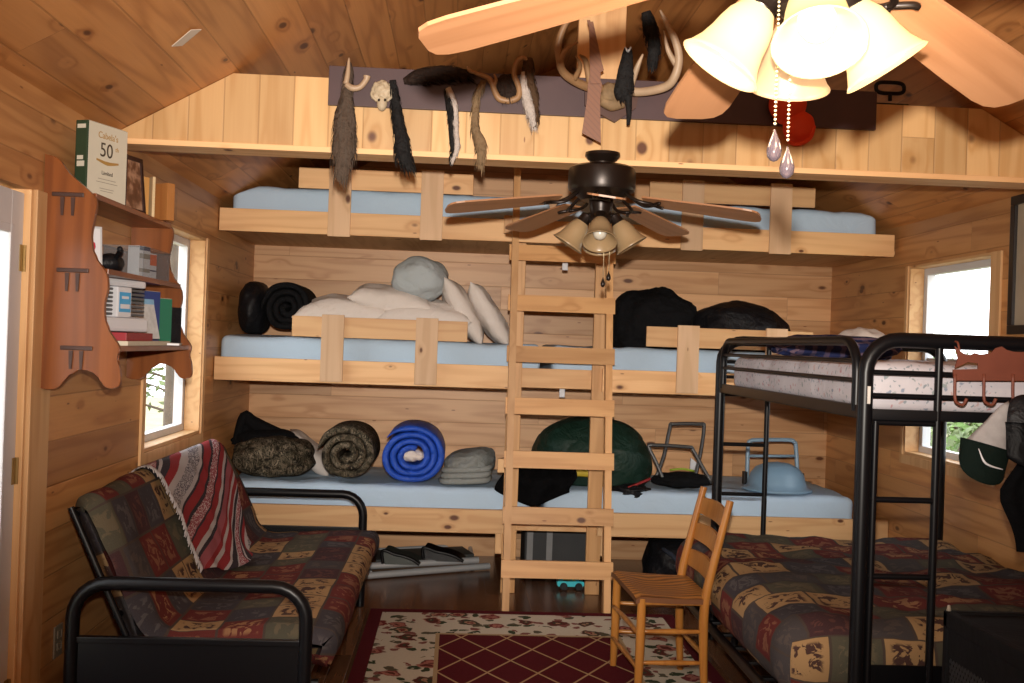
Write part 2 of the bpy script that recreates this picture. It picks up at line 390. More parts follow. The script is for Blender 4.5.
for s, xe in ((-1, XL - ov), (1, XR + ov)):
    ze = EAVE - ov * SL
    prism(bm, [(xe, Y0 - .1, ze), (XM, Y0 - .1, RIDGE), (XM, Y0 - .1, RIDGE + .09), (xe, Y0 - .1, ze + .09)], (0, d, 0))
struct('ceiling', bm, m_roof)
# the boarded tie across the room, its ledge and the king post above it
YH, YH2 = 4.45, 4.60
HT = 2.625; xa = XL + (HT - EAVE) / SL
bm = BM(); e = 0.004
prism(bm, [(XL + .006, YH, HB + .004), (XR - .006, YH, HB + .004), (XR - .006, YH, EAVE), (XR - (HT - EAVE) / SL - e, YH, HT), (xa + e, YH, HT), (XL + .006, YH, EAVE)], (0, YH2 - YH, 0)); struct('wall_header', bm, m_header)
bm = BM(); box(bm, XL + .004, XR - .004, YH - .018, YH2, HB - .022, HB + .002, .003); struct('trim_1', bm, m_bx)
bm = BM(); box(bm, .49, .70, YH2 + .002, YH2 + .05, HB + .2, RIDGE - .115, .003); struct('trim_2', bm, m_bz)

# windows: a vinyl frame deep in the opening, a pane, pine jambs and trim
def window(name, side, o, pane_mat):
    y0, y1, z0, z1 = o; xw = XL if side < 0 else XR
    xi, xo = xw, xw + side * TW
    def bx(bm, xa, xb, *r, bev=.002): box(bm, min(xa, xb), max(xa, xb), *r, bev)
    f = BM(); t = 0.055; xf0, xf1 = xw + side * .085, xw + side * .135
    for r in ((y0, y1, z0, z0 + t), (y0, y1, z1 - t, z1), (y0, y0 + t, z0 + t, z1 - t), (y1 - t, y1, z0 + t, z1 - t)): bx(f, xf0, xf1, *r)
    bx(f, xf0 + side * .012, xf1, y0 + t, y1 - t, (z0 + z1) / 2 - .016, (z0 + z1) / 2 + .016)
    w = struct(name, f, m_vinyl)
    g = BM(); bx(g, xw + side * .112, xw + side * .118, y0 + t * .8, y1 - t * .8, z0 + t * .8, z1 - t * .8, bev=0); obj('pane', g, pane_mat, w)
    j = BM(); jt = 0.016
    for r in ((y0, y0 + jt, z0 + .018, z1 - jt), (y1 - jt, y1, z0 + .018, z1 - jt), (y0, y1, z1 - jt, z1), (y0, y1, z0, z0 + .018)):
        bx(j, xi - side * .004, xf0 - side * .002, *r)
    obj('jamb', j, m_by, w)
    c = BM(); tw = 0.055
    for r in ((y0 - (tw if side < 0 else .10), y0, z0 - tw, z1), (y1, y1 + (tw if side < 0 else .035), z0 - tw, z1)): bx(c, xi - side * .014, xi - side * .001, *r)
    bx(c, xi - side * .014, xi - side * .001, y0, y1, z0 - tw, z0 - .002)
    obj('casing', c, m_bz, w)
    return w
t = NT('window_glass'); tr = t.n('ShaderNodeBsdfTransparent'); gl = t.n('ShaderNodeBsdfGlossy'); gl.inputs['Roughness'].default_value = 0.02
mx = t.n('ShaderNodeMixShader'); mx.inputs[0].default_value = 0.05
t.nt.links.new(tr.outputs[0], mx.inputs[1]); t.nt.links.new(gl.outputs[0], mx.inputs[2]); t.nt.links.new(mx.outputs[0], t.out.inputs[0])
m_glass = t.m
window('window_1', -1, WL, m_glass); window('window_2', 1, WR, m_glass)
# the white door in the left wall with its glazed light, hinges and pine casing
f = BM(); x0, x1 = XL - .06, XL - .018; gy0, gy1, gz0, gz1 = DL[0] + .13, DL[1] - .115, 0.28, 1.87
for r in ((DL[0] + .004, gy0, .01, 1.985), (gy1, DL[1] - .02, .01, 1.985), (gy0, gy1, .01, gz0), (gy0, gy1, gz1, 1.985)): box(f, x0, x1, *r, .002)
dr = struct('door_1', f, m_white)
g = BM()
for r in ((gy0, gy0 + .03, gz0, gz1), (gy1 - .03, gy1, gz0, gz1), (gy0 + .03, gy1 - .03, gz0, gz0 + .03), (gy0 + .03, gy1 - .03, gz1 - .03, gz1)): box(g, x1 - .002, x1 + .012, *r, .004)
obj('glazing_bead', g, m_white, dr)
g = BM(); box(g, x0 + .015, x0 + .02, gy0 - .01, gy1 + .01, gz0 - .01, gz1 + .01); obj('pane', g, m_glass, dr)
for z in (1.72, 1.0, .25):
    g = BM(); lathe(g, [(.006, 0), (.006, .09)], (x1 + .006, DL[1] - .018, z), 10, cap=True); box(g, x1, x1 + .003, DL[1] - .045, DL[1] - .018, z, z + .09); obj('hinge', g, m_brass, dr)
g = BM(); box(g, XL - TW, XL + .004, DL[1] - .018, DL[1] - .001, 0, DL[3], .002); box(g, XL - TW, XL + .004, DL[0] - .03, DL[0] + .002, 0, DL[3], .002); obj('jamb', g, m_bz, dr)
g = BM(); box(g, XL + .001, XL + .018, DL[1] + .002, DL[1] + .1, 0, DL[3] + .003, .003); box(g, XL + .001, XL + .014, DL[1] + .102, DL[1] + .185, 0, DL[3] + .003, .003); obj('casing', g, m_bz, dr)
# socket plate low on the left wall
o = thing('wall_outlet', 'pale electrical outlet plate low on the wall behind the futon arm', 'outlet', (XL, 4.03, .29))
g = BM(); box(g, XL + .001, XL + .008, 3.99, 4.07, .30, .42, .003); m_plate = plain('almond_plate', (.26, .22, .17), .5); obj('plate', g, m_plate, o)
for z in (.325, .37):
    g = BM(); box(g, XL + .008, XL + .0105, 4.012, 4.048, z, z + .03, .004); obj('socket', g, m_plate, o)
g = BM(); p = at(186, 37, Z=2.66)
def roofz(x): return EAVE + (x - XL) * SL if x < XM else EAVE + (XR - x) * SL
p = min((at(186, 37, Z=2.3 + k * .005) for k in range(200)), key=lambda q: abs(q.z - roofz(q.x)))
nrm = V((SL, 0, -1)).normalized(); along = V((0, 1, 0)); across = along.cross(nrm)
m_tag = plain('pale_label_paper', (.62, .52, .42), .6, var=.05)
prism(g, [p + (across * .9 + along * .55).normalized() * a + (along * .8 - across * .6).normalized() * b + nrm * .002 for a, b in ((-.055, -.025), (.055, -.025), (.055, .025), (-.055, .025))], nrm * .003)
one('paper_label', 'small pale strip label stuck to the sloping ceiling boards', 'label', g, m_tag)

# outdoors: ground and trees beyond the windows
m_ground = plain('dry_grass_ground', (.30, .27, .16), .95, var=.35, scale=2.0)
bm = BM(); box(bm, -40, 40, -30, 45, -1.25, -1.2); struct('ground', bm, m_ground)
m_bark = plain('bark', (.085, .065, .05), .9, var=.4, scale=9, bump=.6)
m_leaf = plain('leaves', (.14, .24, .06), .7, var=.5, scale=1.5)
m_leaf2 = plain('dark_needles', (.10, .14, .05), .7, var=.5, scale=1.5)
def tree(loc, h, r, label, m, n, rt=.12, leaf=.16, lo=.35, bush=False):
    rng = random.Random(int(loc[0] * 100 + loc[1] * 7)); t = thing('bush' if bush else 'tree', label, 'bush' if bush else 'tree', loc, 'plants outside the windows')
    b = BM(); X, Y, Z = loc
    tube(b, [(X, Y, Z), (X + .05, Y, Z + h * .35), (X - .08, Y + .1, Z + h * .95)], [rt, rt * .8, rt * .25], 10, 5)
    for k in range(6):
        a = rng.random() * 6.28; zz = Z + h * (lo + .1 * k)
        tube(b, [(X, Y, zz), (X + math.cos(a) * r * .5, Y + math.sin(a) * r * .5, zz + .25), (X + math.cos(a) * r * .9, Y + math.sin(a) * r * .9, zz + .4)], [rt * .3, rt * .18, .01], 6, 4)
    obj('trunk', b, m_bark, t, True)
    b = BM()
    for _ in range(n):
        q = V((rng.gauss(0, 1), rng.gauss(0, 1), rng.gauss(0, 1))).normalized() * rng.random() ** .45
        c = V((X + q.x * r, Y + q.y * r, Z + h * (lo + (1 - lo) * (.5 + q.z * .5)))); u = V((rng.gauss(0, 1), rng.gauss(0, 1), rng.gauss(0, .6))).normalized(); w = u.orthogonal().normalized(); s = leaf * (.6 + rng.random())
        b.faces.new([b.verts.new(c + x) for x in (-u * s, w * s * .45, u * s, -w * s * .45)])
    obj('foliage', b, m, t)
tree((8.6, 17.5, -1.2), 2.75, 1.7, 'green leafy tree outside the right window, nearest the glass', m_leaf, 1800, leaf=.10)
tree((12.6, 27.5, -1.2), 3.0, 2.6, 'pale green tree farther off outside the right window', m_leaf, 1200, leaf=.12)
tree((6.4, 13.6, -1.2), 2.0, 1.3, 'low dark bush below the right window', m_leaf2, 1600, leaf=.07, lo=.05, rt=.04, bush=True)
tree((-2.95, 11.2, -1.2), 6.5, 1.5, 'bare forked trunk close outside the left window', m_leaf2, 60, .17, lo=.5)
tree((-5.2, 20.5, -1.2), 3.2, 1.8, 'dark bushy tree far outside the left window', m_leaf2, 500, leaf=.08)
# ------------------------------------------------------------------ built-in bunks across the back wall
bunk = thing('built_in_bunk', 'three-tier pine bunk built across the whole back wall', 'bunk bed', (XM, YF + .5, 0))
yb0, yb1 = YF, YF + .038
for nm, z0, z1 in (('low', .37, .514), ('mid', 1.2575, 1.398), ('top', 2.16, 2.297)):
    x0, x1 = XL + .006, XR - .006
    if nm == 'top': b = BM(); box(b, x0, x1 - .02, yb0, yb1, z0, z1, .003); obj('front_board', b, m_bx, bunk)
    else:
        for a, c in ((x0, .33), (.905, x1)):
            b = BM(); box(b, a, c, yb0, yb1, z0, z1, .003); obj('front_board', b, m_bx, bunk)
        b = BM(); box(b, .30, .965, yb1 + .04, yb1 + .075, z0 + .01, z1 - .01, .003); obj('cross_cleat', b, m_bx, bunk)
    b = BM(); box(b, XL + .006, XR - .006, yb1 + (.08 if nm != 'top' else .001), YB - .004, z0 + .017, z0 + .04); obj('deck', b, m_by if nm != 'low' else m_by, bunk)
for z in (.24, .74):
    for xa_, xb_ in ((.280, .3215), (.9335, .968)):
        b = BM(); box(b, xa_, xb_, yb1 + .002, yb1 + .038, z, z + (.2 if z < .5 else .085), .003); obj('block', b, m_bz, bunk)
for x0 in (.322, .845):
    b = BM(); box(b, x0, x0 + .088, yb1 + .001, yb1 + .039, 0.001, 2.158, .003); obj('post', b, m_lz, bunk)
def guard(x0, x1, zc, posts, zlo):
    b = BM(); box(b, x0, x1, YF - .02, YF - .001, zc - .062, zc + .062, .003); g = obj('guard_rail', b, m_bx, bunk)
    for a in posts:
        b = BM(); box(b, a, a + .135, YF - .041, YF - .0215, zlo, zc + .075, .003); obj('guard_batten', b, m_gp, g)
guard(-.985, .07, 2.495, (-.80, -.245), 2.146); guard(1.155, 2.19, 2.505, (1.355, 1.905), 2.146)
guard(-.995, .065, 1.598, (-.815, -.248), 1.268); guard(1.165, 2.205, 1.61, (1.355, 1.905), 1.268)
# six mattresses
for tier, zb, zt, xs in (('top', 2.201, 2.445, ((-1.395, .55), (.60, 2.62))), ('middle', 1.30, 1.533, ((-1.452, .53), (.60, 2.56))), ('bottom', .412, .632, ((-1.40, .50), (.58, 2.56)))):
    for k, (a, c) in enumerate(xs):
        b = BM(); slab(b, a, c, YF + (.05 if tier == 'top' else .12 if tier == 'middle' else .122), YB - .03, zb, zt, .045, lump=.007, seed=zb + k, nx=34)
        for v in b.verts:
            lim = EAVE + min(v.co.x - XL, XR - v.co.x) * SL - .006 - .035
            if tier == 'top' and v.co.z > lim: v.co.z = lim + .035 * (1 - math.exp(-(v.co.z - lim) / .035))
        one('mattress', f'pale blue sheeted mattress on the {tier} pine bunk, {"left" if k == 0 else "right"} of the ladder', 'mattress', b, m_sheet, 'mattresses on the pine bunks', True)

# ------------------------------------------------------------------ ladder
lad = thing('bunk_ladder', 'tall pine board ladder leaning on the middle of the built-in bunk', 'ladder', (.62, 5.97, 0))
K = .177
def ly(z): return 5.975 + K * z
for x0, zt in ((.312, 2.66), (.895, 2.15)):
    b = BM(); prism(b, [(x0, ly(0), .001), (x0, ly(0) + .085, .001), (x0, min(ly(zt) + .085, YF - .045) if zt > 2.3 else ly(zt) + .06, zt), (x0, ly(zt) if zt < 2.3 else YF - .1, zt)], (.04, 0, 0)); obj('rail', b, m_lz, lad)
for z in (.247, .546, .863, 1.172, 1.477, 1.782, 2.088):
    b = BM(); h = .048; xx = .300
    prism(b, [(xx, ly(z - h) - .021, z - h), (xx, ly(z - h) - .001, z - h), (xx, ly(z + h) - .001, z + h), (xx, ly(z + h) - .021, z + h)], (.645, 0, 0)); obj('rung', b, m_lx, lad)
b = BM(); box(b, .262, .352, 6.33, 6.352, 2.2, 2.31, .003); obj('top_cleat', b, m_lz, lad)

# ------------------------------------------------------------------ ladder-back chair
ch = thing('ladder_back_chair', 'honey coloured ladder-back wooden chair with woven seat on the rug edge', 'chair', (.95, 4.72, 0))
ZS = .452
FF, FN, RF, RN = (.80, 4.985), (.83, 4.49), (1.115, 4.945), (1.125, 4.50)        # feet: front far, front near, rear far, rear near
for (x, y) in (FF, FN):
    b = BM(); tube(b, [(x, y, .016), (x + .004, y, .2), (x + .006, y, ZS + .005)], [.015, .019, .020, .0185], 12, 4); obj('leg', b, m_chair, ch, True, angle=50)
for (x, y) in (RF, RN):
    b = BM(); tube(b, [(x, y, .016), (x - .012, y, .25), (x - .01, y, ZS), (x + .035, y, ZS + .22), (x + .085, y, .885)], [.015, .019, .021, .020, .0175, .016], 12, 6); obj('back_post', b, m_chair, ch, True, angle=50)
def lerp2(a, c, t): return (a[0] + (c[0] - a[0]) * t, a[1] + (c[1] - a[1]) * t)
for a, c, zs in ((FN, RN, (.18, .315)), (FF, RF, (.18, .315)), (FN, FF, (.15, .30)), (RN, RF, (.20,))):
    for z in zs:
        b = BM(); tube(b, [(a[0], a[1], z), (*lerp2(a, c, .5), z), (c[0] - .008, c[1], z)], [.008, .0125, .008], 10, 4); obj('stretcher', b, m_chair, ch, True)
for a, c in ((FN, RN), (FF, RF), (FN, FF), (RN, RF)):
    b = BM(); tube(b, [(a[0], a[1], ZS - .012), (c[0], c[1], ZS - .012)], .013, 10); obj('seat_rail', b, m_chair, ch, True, angle=50)
for z in (.555, .68, .80):
    b = BM(); xo = 1.112 + (z - ZS) * .2; n = 10
    for i in range(n):
        pass
    pts = []
    for s in (0, 1):
        for i in range(n + 1):
            t = i / n if s == 0 else 1 - i / n; y = RN[1] + (RF[1] - RN[1]) * t; bow = .018 * math.sin(math.pi * t)
            pts.append((xo + bow + (.012 if s else 0), y))
    hh = .036
    vs = [[b.verts.new((x + dz * .2, y, z + dz + (.010 * math.sin(math.pi * (i % (n + 1)) / n) if dz > 0 else 0))) for i, (x, y) in enumerate(pts)] for dz in (-hh, hh)]
    m_ = len(pts)
    b.faces.new(vs[0][::-1]); b.faces.new(vs[1])
    for i in range(m_): b.faces.new((vs[0][i], vs[0][(i + 1) % m_], vs[1][(i + 1) % m_], vs[1][i]))
    obj('back_slat', b, m_chair, ch)
t = NT('woven_splint'); u = t.sep(t.uv()); wv = t.noise(t.xyz(t.ma('MULTIPLY', u[0], 4.0), t.ma('MULTIPLY', u[1], 3.0)), 1.0, 2.0)
ban = t.ma('SINE', t.ma('ADD', t.ma('MULTIPLY', u[1], 150.0), t.ma('MULTIPLY', wv, 22.0))); st = t.ma('SINE', t.ma('MULTIPLY', u[1], 620.0))
k = t.ma('ADD', t.ma('MULTIPLY', ban, .5), .5); kk = t.ma('ADD', k, t.ma('MULTIPLY', st, .12), clamp=True); t.bump(st, .3, .003)
m_splint = t.done(t.mix(kk, (.13, .045, .012), (.50, .215, .05)), .45)
b = BM()
def seatf(u, v):
    a = lerp2(FN, FF, v); c = lerp2(RN, RF, v); ov = .022; x = a[0] - ov + (c[0] - a[0] + ov + .012) * u; y = a[1] + (c[1] - a[1]) * u + (v - .5) * .03
    return V((x, y, ZS + .016 + .010 * (1 - u) ** 3 - .02 * math.sin(math.pi * v) * math.sin(math.pi * min(1, u * 1.1)) - .012 * max(0, (.08 - u) / .08) - .01 * (abs(v - .5) * 2) ** 8))
g = sheet(b, seatf, 24, 24, .33, .5)
def seatb(u, v): return seatf(u, v) - V((0, 0, .022))
sheet(b, seatb, 24, 24, .33, .5); bmesh.ops.bridge_loops if False else None
for i in range(24):
    for (u0, v0, u1, v1) in ((i / 24, 0, (i + 1) / 24, 0), (i / 24, 1, (i + 1) / 24, 1), (0, i / 24, 0, (i + 1) / 24), (1, i / 24, 1, (i + 1) / 24)):
        b.faces.new([b.verts.new(p) for p in (seatf(u0, v0), seatf(u1, v1), seatb(u1, v1), seatb(u0, v0))])
bmesh.ops.remove_doubles(b, verts=b.verts, dist=.0003); obj('seat', b, m_splint, ch, True, angle=60)

# ------------------------------------------------------------------ rug
t = NT('floral_rug'); u = t.sep(t.uv()); U, Vv = u[0], u[1]; RW, RL = 1.72, 2.45
ex = t.ma('MINIMUM', U, t.ma('SUBTRACT', RW, U)); ey = t.ma('MINIMUM', Vv, t.ma('SUBTRACT', RL, Vv))
rim = t.ma('MINIMUM', ex, ey); fld = t.ma('MULTIPLY', t.ma('GREATER_THAN', ex, .395), t.ma('GREATER_THAN', ey, .50))
fline = t.ma('MULTIPLY', t.ma('GREATER_THAN', ex, .375), t.ma('GREATER_THAN', ey, .475))
a = t.ma('DIVIDE', t.ma('SUBTRACT', U, RW / 2), .235); c = t.ma('DIVIDE', Vv, .38)
def tri(x): return t.ma('ABSOLUTE', t.ma('SUBTRACT', t.ma('FRACT', x), .5))
lat = t.ma('MINIMUM', tri(t.ma('ADD', a, c)), tri(t.ma('SUBTRACT', a, c))); lat = t.step(lat, .035, .018)
red = t.mix(t.noise(t.uv(), 60.0), (.065, .006, .010), (.10, .010, .014))
field = t.mix(lat, red, (.42, .27, .14))
cream = t.mix(t.noise(t.uv(), 80.0), (.47, .42, .33), (.58, .52, .42))
wob = t.noise(t.uv(), 14.0, 3.0); uw = t.xyz(t.ma('ADD', U, t.ma('MULTIPLY', wob, .11)), t.ma('ADD', Vv, t.ma('MULTIPLY', t.noise(t.xyz(t.ma('ADD', U, 7.3), Vv), 14.0, 3.0), .11)))
v1 = t.voro(uw, 6.0, .85, dims='2D'); v2 = t.voro(uw, 15.0, 1.0, dims='2D')
fl = t.ma('MULTIPLY', t.step(v1['Distance'], .33, .27), t.ma('GREATER_THAN', t.sep(v1['Color'])[0], .28))
fc = t.ramp(t.ma('FRACT', t.ma('ADD', t.sep(v1['Color'])[1], t.ma('MULTIPLY', v1['Distance'], 1.8))), [(0, (.10, .025, .02)), (.25, (.34, .13, .10)), (.5, (.16, .03, .03)), (.7, (.36, .20, .13)), (.85, (.05, .05, .03))], True)
lf = t.ma('MULTIPLY', t.step(v2['Distance'], .42, .34), t.ma('GREATER_THAN', t.sep(v2['Color'])[0], .40))
lf = t.ma('MULTIPLY', lf, t.ma('LESS_THAN', v1['Distance'], .62))
lc = t.ramp(t.sep(v2['Color'])[2], [(0, (.035, .05, .025)), (.4, (.09, .08, .05)), (.7, (.20, .07, .06))], True)
bor = t.mix(lf, cream, lc); bor = t.mix(fl, bor, fc)
col = t.mix(t.ma('GREATER_THAN', rim, .07), red, bor); col = t.mix(fline, col, (.38, .27, .15)); col = t.mix(fld, col, field)
t.bump(t.noise(t.uv(), 400.0), .3, .004); m_rug = t.done(col, .95, spec=.1)
b = BM(); sheet(b, lambda u, v: V((-.43 + RW * u, 3.52 + RL * v, .013 + .0015 * noise.noise(V((u * 9, v * 9, 0))))), 30, 40, RW, RL)
ed = [e for e in b.edges if e.is_boundary]; r_ = bmesh.ops.extrude_edge_only(b, edges=ed); bmesh.ops.translate(b, verts=[v for v in r_['geom'] if isinstance(v, bmesh.types.BMVert)], vec=(0, 0, -.0115))
one('area_rug', 'burgundy lattice rug with cream flowered border on the dark floor', 'rug', b, m_rug)
# ------------------------------------------------------------------ lodge patchwork cover
def patchwork(name):
    t = NT(name); u = t.sep(t.uv()); rh = .175; rv = t.ma('DIVIDE', u[1], rh); ri = t.ma('FLOOR', rv); rf = t.ma('FRACT', rv)
    off = t.ma('MULTIPLY', t.white(ri, 3.3), .9); cv = t.ma('DIVIDE', t.ma('ADD', u[0], off), t.ma('ADD', .14, t.ma('MULTIPLY', t.white(ri, 9.1), .10))); ci = t.ma('FLOOR', cv); cf = t.ma('FRACT', cv)
    r = t.white(ci, ri); r2 = t.white(t.ma('ADD', ci, 17.0), ri)
    base = t.ramp(r, [(0, (.105, .014, .013)), (.22, (.036, .033, .040)), (.40, (.066, .062, .042)), (.54, (.045, .018, .022)), (.62, (.33, .20, .09)), (.78, (.11, .017, .015)), (.90, (.045, .040, .042))], True)
    mot = t.ramp(r, [(0, (.20, .08, .045)), (.22, (.075, .068, .07)), (.40, (.11, .09, .055)), (.54, (.09, .035, .03)), (.62, (.05, .022, .018)), (.78, (.30, .15, .07)), (.90, (.07, .055, .05))], True)
    ew = t.ma('MINIMUM', t.ma('MINIMUM', cf, t.ma('SUBTRACT', 1.0, cf)), t.ma('MINIMUM', rf, t.ma('SUBTRACT', 1.0, rf)))
    n = t.noise(t.xyz(u[0], u[1], t.ma('MULTIPLY', r2, 20.0)), 20.0, 3.0, .6, .9)
    k = t.ma('MULTIPLY', t.step(n, .50, .535), t.step(ew, .1, .2))
    c = t.mix(k, base, mot); c = t.mix(t.step(ew, .035, .02), c, (.055, .04, .032))
    w = t.noise(t.uv(), 260.0, 1.0); c = t.mix(t.ma('MULTIPLY', w, .45), c, (.16, .12, .10), 'MULTIPLY') if False else t.mix(t.ma('MULTIPLY', w, .18), c, (.17, .13, .11))
    t.bump(w, .25, .004); return t.done(c, .95, spec=.08)
m_patch = patchwork('lodge_patchwork_tapestry')

# ------------------------------------------------------------------ futon sofa along the left wall
fu = thing('futon_sofa', 'black tubular futon sofa with patchwork lodge mattress under the left window', 'futon sofa', (-.95, 4.9, 0))
XA, XB, ZA = -1.315, -.50, .64
def loop(y, xa, xb, zt, r=.12, z0=0.003):
    p = [(xa, y, z0), (xa, y, zt - r)]
    p += [(xa + r - r * math.cos(a), y, zt - r + r * math.sin(a)) for a in [math.pi / 2 * k / 6 for k in range(1, 7)]]
    p += [(xb - r + r * math.sin(a), y, zt - r + r * math.cos(a)) for a in [math.pi / 2 * k / 6 for k in range(0, 7)]]
    return p + [(xb, y, z0)]
for y in (3.775, 6.06):
    b = BM(); tube(b, loop(y, XA, XB, ZA), .0245, 12); arm = obj('arm', b, m_black, fu, True, angle=60)
    b = BM(); box(b, XA + .02, XB - .02, y - .006, y + .006, .10, .445, .002); box(b, XA + .02, XB - .02, y - .014, y + .014, .43, .452, .003); obj('arm_panel', b, m_black, arm)
b = BM()
for x, z in ((-.52, .27), (-1.1, .27)): tube(b, [(x, 3.79, z), (x, 6.05, z)], .017, 10)
for y in (3.86, 4.9, 5.96):
    tube(b, [(-.46, y, .275), (-1.08, y, .29), (-1.12, y, .36), (-1.365, y, .89)], .013, 8)
for z, x in ((.5, -1.19), (.86, -1.355)): tube(b, [(x, 3.86, z), (x, 5.96, z)], .012, 8)
obj('frame', b, m_black, fu, True, angle=60)
def futonmat():
    # outline of the folded mattress in x/z from under the front lip, over seat and back, to behind the top
    top = [(-.475, .33), (-.43, .315), (-.405, .36), (-.40, .42), (-.44, .458), (-.6, .462), (-.8, .448), (-.98, .435), (-1.05, .47), (-1.10, .56), (-1.17, .72), (-1.235, .845), (-1.27, .91), (-1.315, .938), (-1.36, .92), (-1.375, .87)]
    bot = [(-1.345, .82), (-1.24, .6), (-1.15, .37), (-1.10, .325), (-.9, .315), (-.6, .31)]
    P = catmull([(x, 0, z) for x, z in top], 5) + catmull([(x, 0, z) for x, z in bot], 4); P.append(P[0].copy())
    L = [0]
    for i in range(1, len(P)): L.append(L[-1] + (P[i] - P[i - 1]).length)
    b = BM(); uvl = b.loops.layers.uv.verify(); y0, y1, ny = 3.87, 5.985, 46; rings = []
    c0 = V((sum(p.x for p in P) / len(P), 0, sum(p.z for p in P) / len(P)))
    for j in range(ny + 1):
        t = j / ny; y = y0 + (y1 - y0) * t; e = min(t, 1 - t) * (y1 - y0); rr = .05; sh = 0.0 if e >= rr else rr - math.sqrt(max(0, rr * rr - (rr - e) ** 2))
        ring = []
        for i, p in enumerate(P):
            a = P[i - 1] if i else P[-2]; d = P[(i + 1) % len(P)]; tt = (d - a); n_ = V((tt.z, 0, -tt.x)).normalized() if tt.length > 1e-6 else V((0, 0, 1))
            q = p + n_ * -sh * (1 if True else 0)
            bulge = .014 * noise.noise(V((p.x * 4, y * 3.2, p.z * 4))) + .007 * noise.noise(V((p.x * 11, y * 9, p.z * 11)))
            dip = -.012 * math.exp(-((L[i] - 1.15) / .12) ** 2) * abs(math.sin(y * 7))
            q = q + n_ * (bulge + dip)
            if q.x < XL + .03: q.x = XL + .03
            ring.append(b.verts.new((q.x, y, q.z)))
        rings.append(ring)
    for j in range(ny):
        for i in range(len(P) - 1):
            f = b.faces.new((rings[j][i], rings[j][i + 1], rings[j + 1][i + 1], rings[j + 1][i]))
            for l, (jj, ii) in zip(f.loops, ((j, i), (j, i + 1), (j + 1, i + 1), (j + 1, i))): l[uvl].uv = (jj / ny * 2.1, L[ii] + 2)
    bmesh.ops.remove_doubles(b, verts=b.verts, dist=.0003)
    caps = []
    for yy in (y0, y1):
        es = [e for e in b.edges if e.is_boundary and abs(e.verts[0].co.y - yy) < .001 and abs(e.verts[1].co.y - yy) < .001]
        caps += [f for f in bmesh.ops.triangle_fill(b, edges=es, use_beauty=True)['geom'] if isinstance(f, bmesh.types.BMFace)]
    for f in caps:
        for l in f.loops: l[uvl].uv = (l.vert.co.x + 3, l.vert.co.z + 2)
    return b
obj('mattress', futonmat(), m_patch, fu, True, angle=70)

# serape thrown over the back
t = NT('striped_serape'); u = t.sep(t.uv()); w = t.noise(t.uv(), 180.0, 1.0); nz = t.white(t.ma('FLOOR', t.ma('MULTIPLY', u[0], 160.0)), t.ma('FLOOR', t.ma('MULTIPLY', u[1], 110.0)))
uu = t.ma('FRACT', t.ma('ADD', u[0], t.ma('MULTIPLY', t.ma('SUBTRACT', w, .5), .008)))
Rd, Bk, Wh, Pk, Gy = (.26, .008, .012), (.012, .010, .018), (.44, .40, .39), (.30, .07, .085), (.12, .11, .13)
st = t.ramp(uu, [(0, Rd), (.055, Wh), (.075, Bk), (.12, Wh), (.13, Pk), (.20, Bk), (.215, Wh), (.235, Bk), (.285, Rd), (.33, Rd), (.345, Wh), (.40, Gy), (.50, Wh), (.53, Bk), (.55, Rd), (.62, Bk), (.645, Pk), (.72, Bk), (.735, Rd), (.80, Wh), (.835, Bk), (.86, Pk), (.93, Rd), (.965, Wh)], True)
isg = t.ma('MULTIPLY', t.ma('GREATER_THAN', uu, .40), t.ma('LESS_THAN', uu, .50)); isp = t.ma('MAXIMUM', t.ma('MULTIPLY', t.ma('GREATER_THAN', uu, .645), t.ma('LESS_THAN', uu, .72)), t.ma('MULTIPLY', t.ma('GREATER_THAN', uu, .13), t.ma('LESS_THAN', uu, .20)))
st = t.mix(t.ma('MULTIPLY', isg, t.ma('GREATER_THAN', nz, .5)), st, (.42, .40, .40)); st = t.mix(t.ma('MULTIPLY', isp, t.ma('GREATER_THAN', nz, .72)), st, (.6, .5, .48))
t.bump(w, .4, .004); m_serape = t.done(t.mix(t.ma('MULTIPLY', w, .25), st, (.25, .2, .2)), .95, spec=.08)
face = catmull([(-1.388, 0, .78), (-1.378, 0, .90), (-1.32, 0, .955), (-1.265, 0, .928), (-1.23, 0, .86), (-1.17, 0, .735), (-1.10, 0, .58), (-1.055, 0, .495), (-.99, 0, .455), (-.86, 0, .463), (-.7, 0, .472)], 8)
fl = [0]
for i in range(1, len(face)): fl.append(fl[-1] + (face[i] - face[i - 1]).length)
def onback(s, y):
    s = max(0, min(fl[-1] - .001, s)); i = max(k for k in range(len(fl)) if fl[k] <= s); i = min(i, len(face) - 2); f = (s - fl[i]) / max(1e-6, fl[i + 1] - fl[i])
    p = face[i].lerp(face[i + 1], f); return V((p.x, y, p.z))
def serape(u, v):
    # thrown askew over the top of the back: v down the back, u along it
    yl = 4.42 + .16 * min(1, v * 2.5); yr = 5.80 - .10 * v - .28 * max(0, v - .6) / .4
    y = yl + (yr - yl) * u + .015 * noise.noise(V((u * 5, v * 6, 2))); s = .02 + v * (.76 + .06 * u - .05 * math.cos(u * 6))
    p = onback(s, y); nn = .010 + .012 * (noise.noise(V((u * 9, v * 4, 1))) + .5)
    return p + V((nn * .9, 0, nn * .55))
def serape_uv(u, v): return (((4.4 + 1.4 * u) * .275 + .76 * v * .96) * 1.45 - 1.9, (4.4 + 1.4 * u) * .894 - .76 * v * .447)
b = BM(); sheet(b, serape, 60, 40); uvl = b.loops.layers.uv.active
for i_, f in enumerate(b.faces):
    a, c = divmod(i_, 40)
    for l, (x, y) in zip(f.loops, ((a, c), (a + 1, c), (a + 1, c + 1), (a, c + 1))): l[uvl].uv = serape_uv(x / 60, y / 40)
rng = random.Random(4)
